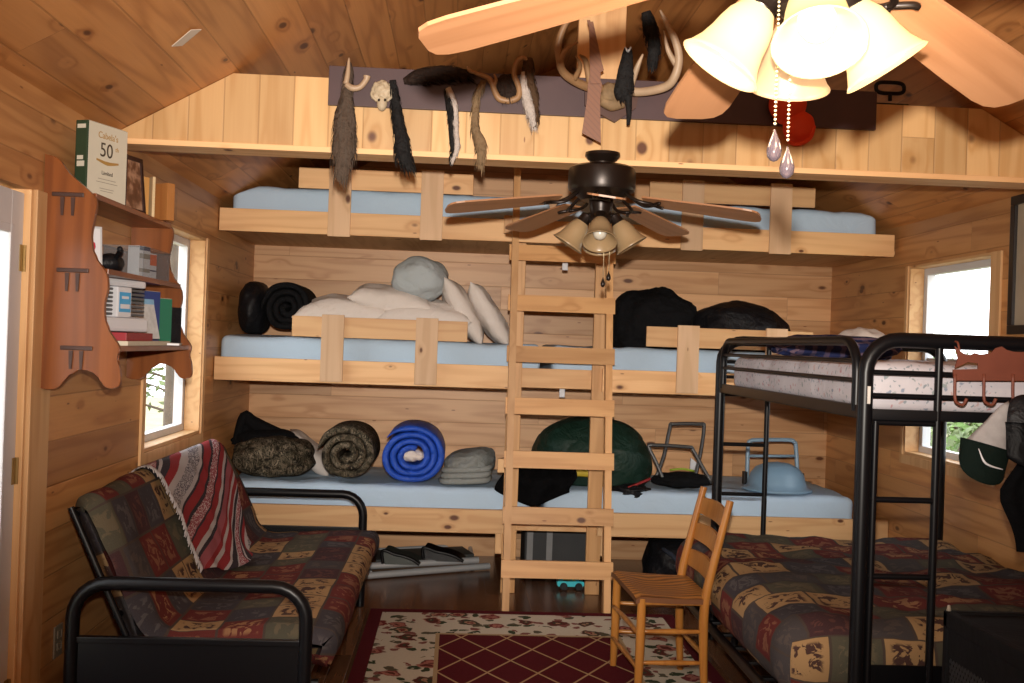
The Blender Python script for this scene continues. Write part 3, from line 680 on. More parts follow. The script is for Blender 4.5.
for k in range(80):
    v = .12 + .86 * k / 79; p = serape(0, v); q = serape(0, min(1, v + .03 + .02 * rng.random())) + V((.003, -.035 - .035 * rng.random(), 0)); n0 = len(b.faces)
    tube(b, [p, p.lerp(q, .5) + V((.005, 0, 0.003)), q], [.004, .004, .002], 5); b.faces.ensure_lookup_table()
    for f in b.faces[n0:]:
        for l in f.loops: l[uvl].uv = (.97, .5)
one('serape_blanket', 'red, black and white striped serape blanket thrown over the futon back', 'blanket', b, m_serape, smooth=True)

# ------------------------------------------------------------------ black steel bunk bed on the right
bk = thing('steel_bunk_bed', 'black steel twin over futon bunk bed at the right wall', 'bunk bed', (1.95, 4.55, 0))
X1, X2, YN, YFR, ZT = 1.412, 2.625, 3.55, 5.53, 1.592
for y in (YN, YFR):
    b = BM(); tube(b, loop(y, X1, X2, ZT, .115), .0265, 14); e = obj('end_frame', b, m_black, bk, True, angle=60)
    b = BM()
    
    if y == YN: tube(b, [(1.452, y, .12), (1.452, y, 1.31)], .012, 10)
    tube(b, [(1.669, y, .12), (1.669, y, ZT - .02)], .0135, 10)
    for z in (.775, 1.04, 1.306): tube(b, [(1.44 if y == YN else X1, y, z), (1.669, y, z)], .0105, 8)
    obj('ladder', b, m_black, e, True, angle=60)
    b = BM()
    for z in (1.478, 1.398): tube(b, [(X1 + .02, y, z), (X2 - .02, y, z)], .0095, 8)
    box(b, X1 + .02, X2 - .02, y - .012, y + .012, 1.315, 1.352, .003)
    obj('cross_rail', b, m_black, e, True, angle=50)
    b = BM(); box(b, X1 + .03, X2 - .03, y - .005, y + .005, .08, .47, .002); obj('end_panel', b, m_black, e)
b = BM()
for x in (X1, X2):
    box(b, x - .012, x + .012, YN + .03, YFR - .03, 1.315, 1.362, .003)
    if x == X2: continue
    box(b, x - .012 , x + .03, YN + .03, YFR - .03, 1.315, 1.321, .001)
for y in [YN + .12 + k * .205 for k in range(9)]: box(b, X1, X2, y - .02, y + .02, 1.322, 1.336, .002)
obj('upper_frame', b, m_black, bk)
b = BM(); r = .11; y0, y1, zt = YN + .075, YFR - .06, 1.586
pts = [(X1 - .002, y1, 1.34), (X1 - .002, y1, zt - r)] + [(X1 - .002, y1 - r + r * math.cos(a), zt - r + r * math.sin(a)) for a in [math.pi / 2 * k / 6 for k in range(1, 7)]] + [(X1 - .002, y0 + r - r * math.sin(a), zt - r + r * math.cos(a)) for a in [math.pi / 2 * k / 6 for k in range(7)]] + [(X1 - .002, y0, 1.34)]
tube(b, pts, .0175, 12); gr = obj('guard_rail', b, m_black, bk, True, angle=60)
b = BM()
for z in (1.515, 1.447): tube(b, [(X1 - .002, y0, z), (X1 - .002, y1, z)], .0085, 8)
obj('guard_bar', b, m_black, gr, True, angle=60)
b = BM(); ra = .13; xl, yl, yh, z = 1.19, 3.585, 5.58, .285
tube(b, [(X2, yl, z), (xl + ra, yl, z)] + [(xl + ra - ra * math.sin(a), yl + ra - ra * math.cos(a), z) for a in [math.pi / 2 * k / 6 for k in range(1, 7)]] + [(xl, yh - ra, z)] + [(xl + ra - ra * math.cos(a), yh - ra + ra * math.sin(a), z) for a in [math.pi / 2 * k / 6 for k in range(1, 7)]] + [(X2, yh, z)], .021, 12)
for y in [3.75 + .2 * k for k in range(10)]: box(b, xl, X2, y - .018, y + .018, .285, .297, .002)
for y in (3.78, 4.55, 5.4): tube(b, [(1.50, y, .003), (1.50, y, .285)], .02, 10)
obj('futon_frame', b, m_black, bk, True, angle=50)
b = BM(); box(b, X1 - .004, X1 + .006, YN - .034, YN - .0265, 1.37, 1.43, .001); 
m_sticker = plain('white_sticker', (.6, .55, .5), .6)
obj('sticker', b, m_sticker, bk)
b = BM(); slab(b, 1.17, 2.66, 3.60, 5.50, .30, .585, .125, 40, 50, .014, 4); tag(obj('futon_mattress', b, m_patch, None, True), 'patchwork lodge futon mattress on the lower deck of the steel bunk', 'mattress')
t = NT('floral_ticking'); o = t.obj(); nn = t.noise(o, 40.0, 2.0); ow = t.xyz(t.ma('ADD', t.sep(o)[0], t.ma('MULTIPLY', nn, .05)), t.ma('ADD', t.sep(o)[1], t.ma('MULTIPLY', nn, .05)), t.ma('ADD', t.sep(o)[2], t.ma('MULTIPLY', nn, .05))); v = t.voro(ow, 34.0); v2 = t.voro(ow, 60.0)
fl_ = t.ma('MULTIPLY', t.step(v['Distance'], .34, .22), t.ma('GREATER_THAN', t.sep(v['Color'])[0], .42)); c = t.mix(fl_, (.56, .52, .55), t.ramp(t.sep(v['Color'])[1], [(0, (.46, .26, .28)), (.35, (.26, .29, .36)), (.6, (.30, .33, .33)), (.85, (.50, .36, .35))], True))
lf_ = t.ma('MULTIPLY', t.step(v2['Distance'], .36, .28), t.ma('GREATER_THAN', t.sep(v2['Color'])[0], .66)); c = t.mix(lf_, c, (.27, .30, .33))
t.bump(t.noise(o, 9.0, 3.0), .4, .02); m_floral = t.done(c, .85, spec=.15)
b = BM(); slab(b, X1 + .035, 2.59, YN + .06, YFR - .09, 1.338, 1.515, .05, 26, 40, .007, 2); one('floral_mattress', 'white floral mattress on the top deck of the steel bunk', 'mattress', b, m_floral, smooth=True)
# bedding at the far end of the upper deck
t = NT('plaid_blanket'); o = t.obj(); s_ = t.sep(o); n = t.noise(o, 4.0, 2.0); A = t.ma('SINE', t.ma('MULTIPLY', t.ma('ADD', s_[0], t.ma('MULTIPLY', n, .1)), 95.0)); Bq = t.ma('SINE', t.ma('MULTIPLY', t.ma('ADD', s_[1], s_[2]), 90.0))
c = t.mix(t.step(A, .2, .5), (.018, .024, .075), (.07, .055, .10)); c = t.mix(t.ma('MULTIPLY', t.step(Bq, .55, .75), .7), c, (.20, .13, .16)); t.bump(t.noise(o, 30.0, 3.0), .6, .01); m_plaid = t.done(c, .95, spec=.1)
b = BM(); blob(b, (1.84, 5.02, 1.567), (.30, .22, .062), .2, 2.6, 3, 4, .8, 1.517); one('plaid_blanket', 'folded blue plaid blanket on the floral mattress of the steel bunk', 'blanket', b, m_plaid, smooth=True)
b = BM(); pillow(b, (2.06, 5.22, 1.598), (1, .15, .03), (0, 1, .15), (0, -.15, 1), .26, .26, .15, 5); one('pillow', 'pale pillow at the far end of the upper steel bunk behind the plaid blanket', 'pillow', b, m_whitepillow, 'pillows', True)
# ------------------------------------------------------------------ ceiling fans
m_amber = NT('frosted_amber_glass'); m_amber.b.inputs['Transmission Weight'].default_value = 0.0
m_amber = m_amber.done((.30, .20, .105), .3, spec=.5, Subsurface_Weight=.0)
def lit(name, col, st):
    t = NT(name); return t.done((.22, .14, .075), .4, Emission_Color=(*col, 1), Emission_Strength=st)
t = NT('lit_shade_glass'); lw = t.n('ShaderNodeLayerWeight'); lw.inputs[0].default_value = .35
t.set(t.b.inputs['Emission Color'], t.mix(lw.outputs['Facing'], (1, .84, .50), (1, .62, .20))); m_lit = t.done((.20, .15, .07), .4, Emission_Strength=.85)
m_litdim = lit('lit_shade_glass_dim', (1, .60, .32), .38)
m_bulb = lit('glowing_bulb', (1, .82, .5), 4.0)
m_bulboff = plain('frosted_bulb', (.55, .5, .42), .25, var=.03)
m_drop = NT('smoky_glass_drop').done((.08, .06, .07), .08, spec=.6, Transmission_Weight=.35, IOR=1.45)
m_chain = plain('brass_bead_chain', (.75, .62, .38), .35, .6)
def fan(c, ztop, label, on, rot0, kit_rot, sag, pitch, drops=()):
    f = thing('ceiling_fan', label, 'ceiling fan', (c[0], c[1], ztop), 'ceiling fans')
    X, Y, Z = c
    b = BM(); lathe(b, [(.02, ztop + .0), (.072, ztop), (.074, ztop - .012), (.062, ztop - .028), (.045, ztop - .04), (.04, ztop - .05)], (X, Y, 0), 28, cap=True)
    lathe(b, [(.018, ztop - .045), (.022, Z + .195), (.05, Z + .19), (.05, Z + .168)], (X, Y, 0), 20, cap=True)
    obj('canopy', b, m_darkbrown, f, True, angle=40)
    b = BM(); lathe(b, [(.03, Z + .185), (.075, Z + .18), (.12, Z + .172), (.137, Z + .162), (.141, Z + .145), (.141, Z + .085), (.136, Z + .07), (.115, Z + .058), (.10, Z + .045), (.085, Z + .03)], (X, Y, 0), 36, cap=True); obj('motor_housing', b, m_darkbrown, f, True, angle=35)
    b = BM(); lathe(b, [(.05, Z + .032), (.052, Z + .02), (.045, Z - .005), (.043, Z - .03), (.052, Z - .042), (.05, Z - .06), (.03, Z - .075), (.012, Z - .08)], (X, Y, 0), 28, cap=True); k = obj('light_kit', b, m_darkbrown, f, True, angle=40)
    for i in range(5):
        a = rot0 + i * 2 * math.pi / 5 + R(9 if on and i == 3 else 0)
        b = BM(); n = 10; out = []
        prof = [(.185, .050), (.21, .056), (.33, .062), (.5, .070), (.60, .072), (.635, .067), (.655, .054), (.663, .030)]
        up = [(r, w) for r, w in prof] + [(r, -w) for r, w in prof[::-1]]
        tl = R(pitch[i]); zz = .0
        lo = [b.verts.new((r, w * math.cos(tl), w * math.sin(tl))) for r, w in up]; hi = [b.verts.new((r, w * math.cos(tl), w * math.sin(tl) + .007)) for r, w in up]
        b.faces.new(lo); b.faces.new(hi[::-1])
        for q in range(len(up)): b.faces.new((lo[q], lo[(q + 1) % len(up)], hi[(q + 1) % len(up)], hi[q]))
        bl = obj('blade', b, m_blade, f, local=True); bl.location = (0, 0, Z - ztop + .05); bl.rotation_euler = (0, sag, a)
        b = BM()
        for s in (-1, 1): tube(b, [(.09, .012 * s, .035), (.13, .03 * s, .01), (.175, .034 * s, -.008 - .004 * s), (.215, .018 * s, -.008 - .002 * s), (.225, 0, -.007)], .0075, 8, 4)
        for s in (-1, 1): tube(b, [(.225, 0, -.007), (.25, .028 * s, -.006 - .005 * s), (.262, .032 * s, -.006 - .006 * s)], .007, 8, 3)
        obj('blade_iron', b, m_darkbrown, bl, True, local=True)
    for i in range(4):
        a = kit_rot + i * math.pi / 2; d = V((math.cos(a), math.sin(a), 0)); dn = (d * .54 + V((0, 0, -.84))).normalized()
        p0 = V((X, Y, Z - .03)) + d * .034; p1 = p0 + d * .016 + V((0, 0, .002)); p2 = p1 + d * .008 + V((0, 0, -.008))
        b = BM(); tube(b, [p0, p1, p2], .009, 8, 5); q = dn.to_track_quat('Z', 'Y').to_matrix().to_4x4(); mt = Matrix.Translation(p2) @ q
        lathe(b, [(.012, -.012), (.024, -.006), (.026, .02), (.030, .028), (.028, .034)], mat=mt, seg=18, cap=True); sk = obj('socket', b, m_darkbrown, k, True, angle=40)
        b = BM(); pr = [(.027, .026), (.033, .036), (.042, .052), (.047, .072), (.050, .092), (.056, .114), (.066, .134), (.072, .141)]
        lathe(b, pr + [(.0695, .142), (.063, .133), (.053, .113), (.047, .092), (.044, .072), (.039, .053), (.030, .037), (.024, .028)], mat=mt, seg=32)
        back = math.sin(a) > .5
        sh = obj('lamp_shade', b, (m_litdim if back else m_lit) if on else m_amber, f, True)
        b = BM(); lathe(b, [(.011, .03), (.013, .045), (.022, .065), (.029, .085), (.029, .098), (.022, .115), (.008, .123)], mat=mt, seg=18, cap=True); obj('bulb', b, m_bulb if on else m_bulboff, sh, True)
        if on:
            lamp('fan_lamp', 'POINT', p2 + dn * .20, 2.6 if not back else .9, (1.0, .72, .42), .04)
    for (dx, dy, L, big) in drops:
        b = BM(); z0 = Z - .06
        if big:
            for q in range(int(L / .007)): bmesh.ops.create_icosphere(b, subdivisions=1, radius=.0027, matrix=Matrix.Translation((X + dx, Y + dy, z0 - q * .007)))
        else: tube(b, [(X + dx, Y + dy, z0), (X + dx, Y + dy, z0 - L)], .0014, 6)
        cn = obj('pull_chain', b, m_chain, k, True)
        b = BM(); s = 1.0 if big else .8
        lathe(b, [(.001, -L + .0), (.003 * s, -L - .006), (.0095 * s, -L - .022 * s), (.0125 * s, -L - .034 * s), (.011 * s, -L - .044 * s), (.006 * s, -L - .05 * s), (.001, -L - .052 * s)], (X + dx, Y + dy, z0), 14); obj('pull_drop', b, m_drop if big else m_darkbrown, cn, True)
    return f
cd = math.atan2(-4.4, -.6)
b = BM(); box(b, .545, .62, 4.405, YH - .019, HB - .02, HB + .01, .003); one('fan_bracket', 'dark mounting block between the tie beam and the unlit fan', 'bracket', b, m_darkbrown)
fan((.582, 4.355, 2.112), HB + .012, 'unlit ceiling fan hanging under the boarded tie beam above the ladder', False, cd + R(2), cd, R(8.5), (-7, -11, -3, 3, 11), drops=((.045, .02, .20, False), (.015, -.03, .23, False)))
fan((.55, 1.69, 2.155), RIDGE - (XM - .55) * SL - .004, 'lit ceiling fan close overhead with glowing tulip shades', True, R(166), R(-98), R(13.5), (5, 0, 0, -12, -3), drops=((-.052, -.03, .205, True), (-.024, -.01, .228, True)))

# ------------------------------------------------------------------ trophies along the boarded tie
m_plum = plain('plum_brown_board', (.060, .028, .030), .55, var=.2, scale=8)
b = BM(); box(b, -.572, 1.77, YH - .022, YH - .001, 2.507, 2.672, .002); one('display_board', 'long plum brown board fixed along the boarded tie beam', 'board', b, m_plum)
m_bone = plain('bone', (.46, .37, .25), .6, var=.25, scale=30); m_antler = plain('antler', (.27, .15, .07), .5, var=.4, scale=14)
m_antlerpale = plain('pale_antler', (.40, .28, .18), .5, var=.3, scale=14)
def hair(n, c, var=.35): return cloth(n, c, .8, var=var, wrinkle=.8, scale=22, weave=120, spec=.25)
m_hgrey = hair('grey_brown_fur', (.085, .058, .042)); m_hblack = hair('black_fur', (.010, .009, .009)); m_hwhite = hair('white_fur', (.46, .40, .36)); m_hbrown = hair('brown_fur', (.075, .04, .02)); m_htan = hair('tan_fur', (.20, .13, .07)); m_hdark = hair('dark_brown_fur', (.022, .012, .008))
YT = YH - .045
def P(x, y, dy=0.0): return at(x, y, Y=YT + dy)
SC = YT / FPX
def path(pts, dy=0.0): return [P(x, y, dy) for x, y in pts]
def tail(name, label, cat, pts, rpx, m, n=260, L=.05, dy=0.0, flat=.55, group='fur tails on the display board', seed=1, w=.004):
    b = BM(); pp = path(pts, dy); rr = [r * SC for r in rpx]
    g = tube(b, pp, rr, 12, 7, flat=1.0)
    cy = sum(v.co.y for v in b.verts) / len(b.verts)
    for v in b.verts:
        k = noise.noise(v.co * 16 + V((seed, 0, 0))); v.co += V((k * .006, 0, k * .006)); v.co.y = cy + (v.co.y - cy) * flat
    fuzz(b, pp, rr, n, L, seed, w)
    for v in b.verts: v.co.y = min(v.co.y, YH - .024)
    return obj(name, b, m, None, True)
def strip(b, pts, rpx, dy):
    pp = path(pts, dy); tube(b, pp, [r * SC for r in rpx], 8, 6)
o = tail('fur_tail', '', '', [(349, 62), (347, 90), (345, 118), (344, 150), (342, 172)], [2.5, 5, 11, 12, 4], m_hgrey, 420, .06, 0, .5, seed=2)
tag(o, 'shaggy grey brown fur tail, leftmost of those on the board', 'animal tail', 'fur tails on the display board')
o = tail('fur_tail', '', '', [(393, 80), (396, 105), (401, 135), (403, 152), (408, 164)], [3.5, 4, 7, 8, 3], m_hblack, 380, .05, 0, .5, seed=3)
tag(o, 'black turkey beard tassel hanging beside the small white skull', 'animal tail', 'fur tails on the display board')
o = tail('animal_pelt', '', '', [(404, 81), (420, 76), (445, 73), (470, 75)], [3, 8, 8, 4], m_hdark, 380, .035, .0, .45, seed=4)
tag(o, 'dark brown pelt lying sideways along the top of the board', 'pelt', 'fur tails on the display board')
o = tail('fur_tail', '', '', [(447, 88), (451, 105), (453, 130), (454, 150), (452, 160)], [3, 5, 4.5, 3.5, 1.5], m_hblack, 200, .025, 0, .5, seed=5)
b = BM(); strip(b, [(448, 88), (455, 105), (456, 130), (457, 148), (453, 158)], [3, 3, 2.8, 3, 1.2], -.012); fuzz(b, path([(448, 88), (455, 105), (456, 130), (457, 148), (453, 158)], -.012), [.01, .011, .01, .01, .004], 160, .025, 6, .003); obj('white_edge', b, m_hwhite, o, True)
tag(o, 'black and white striped tail hanging left of the forked antlers', 'animal tail', 'fur tails on the display board')
o = tail('fur_tail', '', '', [(484, 80), (477, 97), (475, 125), (481, 145), (480, 165)], [2.5, 3, 3.5, 6.5, 2.5], m_htan, 260, .04, 0, .5, seed=7)
tag(o, 'long thin tan tail hanging below the small forked antlers', 'animal tail', 'fur tails on the display board')
o = tail('fur_tail', '', '', [(528, 58), (529, 80), (533, 100), (536, 122)], [5, 7, 6, 2], m_hbrown, 240, .03, 0, .5, seed=8)
b = BM(); pp = [(523, 72), (525, 90), (530, 110), (534, 127)]; strip(b, pp, [2, 5, 5.5, 2], -.014); fuzz(b, path(pp, -.014), [.008, .02, .022, .008], 220, .03, 9, .003); obj('white_edge', b, m_hwhite, o, True)
tag(o, 'brown and white tail hanging right of the small forked antlers', 'animal tail', 'fur tails on the display board')
o = tail('animal_pelt', '', '', [(646, 12), (651, 30), (654, 50), (652, 66)], [5, 8, 6, 2.5], m_hblack, 260, .03, -.16, .5, seed=10)
for v in o.data.vertices: pass
tag(o, 'black pelt hooked high on the right beam of the big antlers', 'pelt', 'fur tails on the display board')
o = tail('animal_pelt', '', '', [(628, 48), (626, 70), (624, 90), (626, 96)], [3.5, 8, 10, 7], m_hblack, 160, .02, -.20, .45, seed=11)
b = BM(); strip(b, [(628, 94), (629, 112), (628, 125)], [4, 2.6, 1.6], -.20); obj('tail_tip', b, m_hblack, o, True)
b = BM(); 
for s in (-1, 1): tube(b, [P(628, 52, -.24), P(628 + 3 * s, 47, -.24)], .004, 8)
obj('silver_clip', b, m_alu, o, True)
tag(o, 'black pelt with silver clip hanging in front of the big antler plaque', 'pelt', 'fur tails on the display board')
# spike antlers with the leftmost tail, small skull, forked antlers, big rack
b = BM(); tube(b, path([(349, 58), (348, 72), (346, 84)], -.03), [.004, .010, .012], 10, 5); tube(b, path([(346, 84), (352, 88), (360, 87), (366, 80), (367, 76)], -.03), [.012, .014, .012, .012, .016], 10, 6)
one('spike_antler', 'small curved spike antlers by the leftmost fur tail', 'antler', b, m_antlerpale, smooth=True)
o = thing('animal_skull', 'small white animal skull in the left part of the plum board', 'skull', P(382, 97))
b = BM(); c = P(382, 92); vs = blob(b, c, (.044, .026, .046), .3, 3.4, 3, 4); blob(b, P(382, 103, -.004), (.022, .02, .034), .08, 3, 4, 3)
for s in (-1, 1): tube(b, [P(382 + 8 * s, 88), P(382 + 10.5 * s, 95, -.01), P(382 + 5 * s, 101, -.012)], .006, 8, 4)
obj('cranium', b, m_bone, o, True)
b = BM()
for s in (-1, 1): blob(b, P(382 + 3.0 * s, 100, -.021), (.005, .006, .006), 0, 1, 0, 3)
obj('eye_socket', b, m_hdark, o, True)
o = thing('small_antlers', 'small forked deer antlers joined by a dark fur cap on the board', 'antler', P(505, 98))
b = BM(); tube(b, path([(510, 101), (500, 99), (495, 92), (491, 81), (484, 76), (470, 71), (467, 66)], -.02), [.014, .014, .013, .012, .010, .008, .003], 10, 6)
tube(b, path([(510, 101), (518, 97), (519, 88), (514, 74), (517, 62), (523, 58), (527, 60)], -.02), [.014, .014, .013, .012, .012, .011, .006], 10, 6)
tube(b, path([(493, 88), (496, 80), (494, 74)], -.02), [.01, .008, .003], 8, 4); obj('antler', b, m_antler, o, True)
b = BM(); blob(b, P(506, 88, -.005), (.05, .015, .055), .3, 3, 2, 4); fuzz(b, path([(500, 80), (506, 88), (510, 98)]), [.03, .045, .03], 160, .03, 3); obj('fur_cap', b, m_hdark, o, True)
o = thing('deer_antlers', 'big branching deer antlers on a dark shield in the middle of the board', 'antler', P(612, 100))
b = BM(); prism(b, [P(585, 86), P(640, 89), P(636, 108), P(615, 122), P(600, 114), P(585, 105)], (0, .022, 0)); obj('shield_plaque', b, plain('dark_walnut', (.07, .025, .015), .5), o)
b = BM(); blob(b, P(610, 95, -.05), (.055, .05, .05), .15, 3, 2, 4); tube(b, path([(601, 100), (612, 104), (624, 103)], -.06), [.022, .03, .02], 10, 5); obj('skull_plate', b, plain('bone_and_hide', (.22, .14, .07), .8, var=.5, scale=26), o, True)
def pd(x, y, d): return at(x, y, Y=YT - d)
b = BM()
tube(b, [pd(602, 89, .07), pd(585, 86, .10), pd(566, 75, .16), pd(560, 62, .2), pd(566, 50, .22), pd(578, 42, .22)], [.019, .018, .017, .016, .012, .004], 12, 7)
tube(b, [pd(560, 62, .2), pd(558, 48, .22), pd(561, 34, .24), pd(568, 21, .25), pd(580, 14, .25)], [.016, .015, .014, .011, .004], 12, 7)
tube(b, [pd(574, 80, .14), pd(580, 66, .20), pd(576, 56, .24)], [.012, .009, .003], 8, 5)
tube(b, [pd(590, 87, .09), pd(586, 62, .14), pd(580, 55, .18)], [.013, .012, .004], 8, 5); obj('left_antler', b, m_antler, o, True)
b = BM()
tube(b, [pd(622, 89, .07), pd(640, 92, .10), pd(665, 87, .16), pd(675, 76, .2), pd(679, 58, .22), pd(675, 40, .24), pd(667, 24, .25), pd(660, 10, .26)], [.019, .018, .018, .018, .017, .015, .012, .004], 12, 7)
tube(b, [pd(630, 90, .09), pd(637, 68, .14), pd(643, 54, .16)], [.013, .012, .004], 8, 5)
tube(b, [pd(677, 66, .2), pd(668, 50, .22), pd(664, 30, .24)], [.014, .010, .003], 8, 5); obj('right_antler', b, m_antlerpale, o, True)
# necktie, orange cap, iron
t = NT('brown_necktie_silk'); o_ = t.obj(); sp = t.sep(o_); s_ = t.ma('SINE', t.ma('MULTIPLY', t.ma('ADD', sp[0], sp[2]), 260.0)); m_tie = t.done(t.mix(t.step(s_, .6, .9), (.19, .082, .045), (.15, .065, .04)), .55)
b = BM(); yk = -.27
def tz(x, y, k=0.0): return at(x, y, Y=YT + yk + k)
prism(b, [tz(593, 60), tz(602, 84), tz(600, 100), tz(601, 143), tz(582, 133), tz(587, 100), tz(588, 84)], (0, .006, 0)); prism(b, [tz(589, 22, -.002), tz(593, 22, -.002), tz(601, 60, -.002), tz(600, 84, -.002), tz(590, 84, -.002)], (0, -.006, 0))
prism(b, [tz(587, 20, .02), tz(590, 20, .02), tz(604, 70, .02), tz(601, 72, .02)], (0, .004, 0))
one('necktie', 'brown necktie looped over the big deer antlers', 'necktie', b, m_tie)
m_orange = plain('blaze_orange_cloth', (.72, .055, .012), .7, var=.15)
o = thing('hunting_cap', 'blaze orange hunting cap hanging on the plum board', 'cap', P(793, 125))
b = BM(); blob(b, P(788, 104, -.05), (.078, .07, .088), .06, 2, 2, 4); obj('crown', b, m_orange, o, True)
b = BM(); blob(b, P(799, 127, -.07), (.068, .05, .070), .05, 2, 5, 4); n0 = len(b.verts); tube(b, [P(786, 132, -.115), P(790, 142, -.11), P(799, 144, -.11), P(810, 138, -.105), P(814, 126, -.10)], .009, 8, 5); obj('ear_flap', b, m_orange, o, True)
b = BM(); c = P(890, 90, -.0); 
pts = []
for k in range(32):
    a = 2 * math.pi * k / 32; sx = math.copysign(abs(math.cos(a)) ** .5, math.cos(a)); sz = math.copysign(abs(math.sin(a)) ** .7, math.sin(a)); pts.append(at(890 + 14 * sx, 88 + .6 * sx + 5.5 * sz, Y=YH + .06))
pts.append(pts[0]); tube(b, pts, .009, 8); tube(b, [at(890, 94, Y=YH + .06), at(890, 101, Y=YH + .06)], .009, 8)
e1, e2 = at(876, 101, Y=YH + .06), at(908, 104, Y=YH + .06); zz = HT + .011; tube(b, [V((e1.x, e1.y, zz)), V((e2.x, e2.y, zz))], .010, 8)
one('branding_iron', 'black iron brand with a rounded loop standing on the tie beam, right of the board', 'branding iron', b, m_black, smooth=True)
# ------------------------------------------------------------------ wall shelf with scalloped ends
SY0, SY1 = 3.745, 4.74
sf = thing('wall_shelf', 'orange stained pine wall shelf with scalloped ends on the left wall', 'shelf', (XL + .12, 4.24, 1.31))
def endprofile():
    o = [(XL + .003, 2.14), (XL + .05, 2.125), (XL + .09, 2.075), (XL + .15, 2.025), (XL + .185, 1.985), (XL + .18, 1.92), (XL + .172, 1.86), (XL + .185, 1.79), (XL + .225, 1.735), (XL + .235, 1.68), (XL + .225, 1.62), (XL + .235, 1.545), (XL + .275, 1.485), (XL + .283, 1.46), (XL + .272, 1.435), (XL + .285, 1.40), (XL + .288, 1.345), (XL + .265, 1.328), (XL + .235, 1.335), (XL + .215, 1.365), (XL + .175, 1.392), (XL + .13, 1.385), (XL + .10, 1.355), (XL + .075, 1.325), (XL + .04, 1.318), (XL + .003, 1.325)]
    return [(p.x, p.z) for p in catmull([(x, 0, z) for x, z in o], 4)]
def endpanel(y0, y1):
    b = BM(); prism(b, [(x, y0, z) for x, z in endprofile()], (0, y1 - y0, 0))
    es = [e for e in b.edges if abs(e.verts[0].co.y - e.verts[1].co.y) < 1e-6]; bmesh.ops.bevel(b, geom=es, offset=.003, segments=2, affect='EDGES')
    return obj('end_panel', b, m_redwood, sf)
endpanel(SY0, SY0 + .022); endpanel(SY1, SY1 + .022)
SH = ((2.012, .178), (1.748, .228), (1.477, .272))
m_tenon = plain('dark_tenon_wood', (.05, .020, .014), .5, var=.4)
for z, dp in SH:
    b = BM(); box(b, XL + .004, XL + dp, SY0 + .0225, SY1 - .0005, z - .02, z, .002); s_ = obj('shelf_board', b, m_redshelf, sf)
    for y, sg in ((SY0, -1), (SY1 + .022, 1)):
        b = BM(); a, c = sorted((y + sg * .0005, y + sg * .008)); xc = XL + dp * .5
        box(b, xc - .055, xc + .055, a, c, z - .019, z - .004, .003)
        for dx in (-.018, .018): prism(b, [(xc + dx - .007, a, z - .021), (xc + dx + .007, a, z - .021), (xc + dx + .004, a, z - .085), (xc + dx - .004, a, z - .085)], (0, (c - a) * .8, 0))
        obj('tenon', b, m_tenon, s_)
Z1, Z2, Z3 = [z for z, _ in SH]
def rbox(bm, c, w, d, h, rz=0, ry=0, rx=0, bev=.002):
    """box of width w (x) depth d (y) height h standing on c, turned"""
    vs0 = len(bm.verts); b2 = BM(); box(b2, -w / 2, w / 2, -d / 2, d / 2, 0, h, bev)
    m = Matrix.Translation(c) @ Matrix.Rotation(rz, 4, 'Z') @ Matrix.Rotation(ry, 4, 'Y') @ Matrix.Rotation(rx, 4, 'X')
    b2.transform(m); me = bpy.data.meshes.new('x'); b2.to_mesh(me); b2.free(); bm.from_mesh(me); bpy.data.meshes.remove(me); return m
m_green = plain('green_book_cloth', (.022, .045, .020), .6); m_cover = plain('ivory_paper', (.60, .57, .47), .6, var=.04); m_ink = plain('dark_ink', (.05, .035, .02), .7); m_gold = plain('gold_ink', (.38, .22, .06), .5); m_greytext = plain('grey_ink', (.28, .25, .20), .7)
m_pages = plain('page_edges', (.62, .56, .44), .8, var=.1, scale=90)
# big catalogue: spine towards the camera, white front facing the room
def book(name, label, c, thick, wide, tall, rz, m_spine, m_front, group, lean=0.0):
    """spine at local -y end, front cover at local +x"""
    o = thing(name, label, 'book', c, group, rz); o.rotation_euler = (lean, 0, rz)
    b = BM(); box(b, -thick / 2, thick / 2, -wide / 2, wide / 2, 0, tall, .003); obj('cover', b, m_spine, o, local=True)
    b = BM(); box(b, thick / 2 + .0003, thick / 2 + .0016, -wide / 2 + .006, wide / 2 - .002, .002, tall - .002); obj('front_panel', b, m_front, o, local=True)
    b = BM(); box(b, -thick / 2 + .004, thick / 2 - .004, wide / 2 - .0005, wide / 2 + .0012, .004, tall - .006); box(b, -thick / 2 + .004, thick / 2 - .004, -wide / 2 + .01, wide / 2 - .004, tall - .001, tall + .0012); obj('pages', b, m_pages, o, local=True)
    return o
GB = 'books on the top shelf'
cat = book('catalogue_book', 'large green spined book with ivory cover marked 50 on the top shelf', (XL + .105, 4.02, Z1 + .0005), .052, .225, .285, R(-20), m_green, m_cover, GB)
fm = Matrix.Translation((.052 / 2 + .002, 0, 0)) @ Matrix.Rotation(R(90), 4, 'Z') @ Matrix.Rotation(R(90), 4, 'X')
def put(s, size, y, m, name='lettering', dx=0.0, shear=0.0):
    b = BM(); text_bm(b, s, size, fm @ Matrix.Translation((dx, y, 0))); obj(name, b, m, cat, local=True)
put("Cabela's", .034, .232, m_gold); put('50', .075, .165, m_ink, dx=-.008); put('th', .024, .195, m_gold, dx=.052); put('Limited', .021, .098, m_ink)
b = BM()
for yy, hw in ((.080, .05), (.068, .06), (.045, .04), (.036, .035)): box(b, .0278, .0283, -hw, hw, yy, yy + .0022)
obj('fine_print', b, m_greytext, cat, local=True)
b = BM(); tube(b, [fm @ V((-.062, .150, .001)), fm @ V((0, .142, .001)), fm @ V((.062, .150, .001))], [.004, .008, .004], 6, 5, flat=1); 
for v in b.verts: v.co.x = min(v.co.x, .052 / 2 + .0032)
obj('emblem', b, m_gold, cat, local=True)
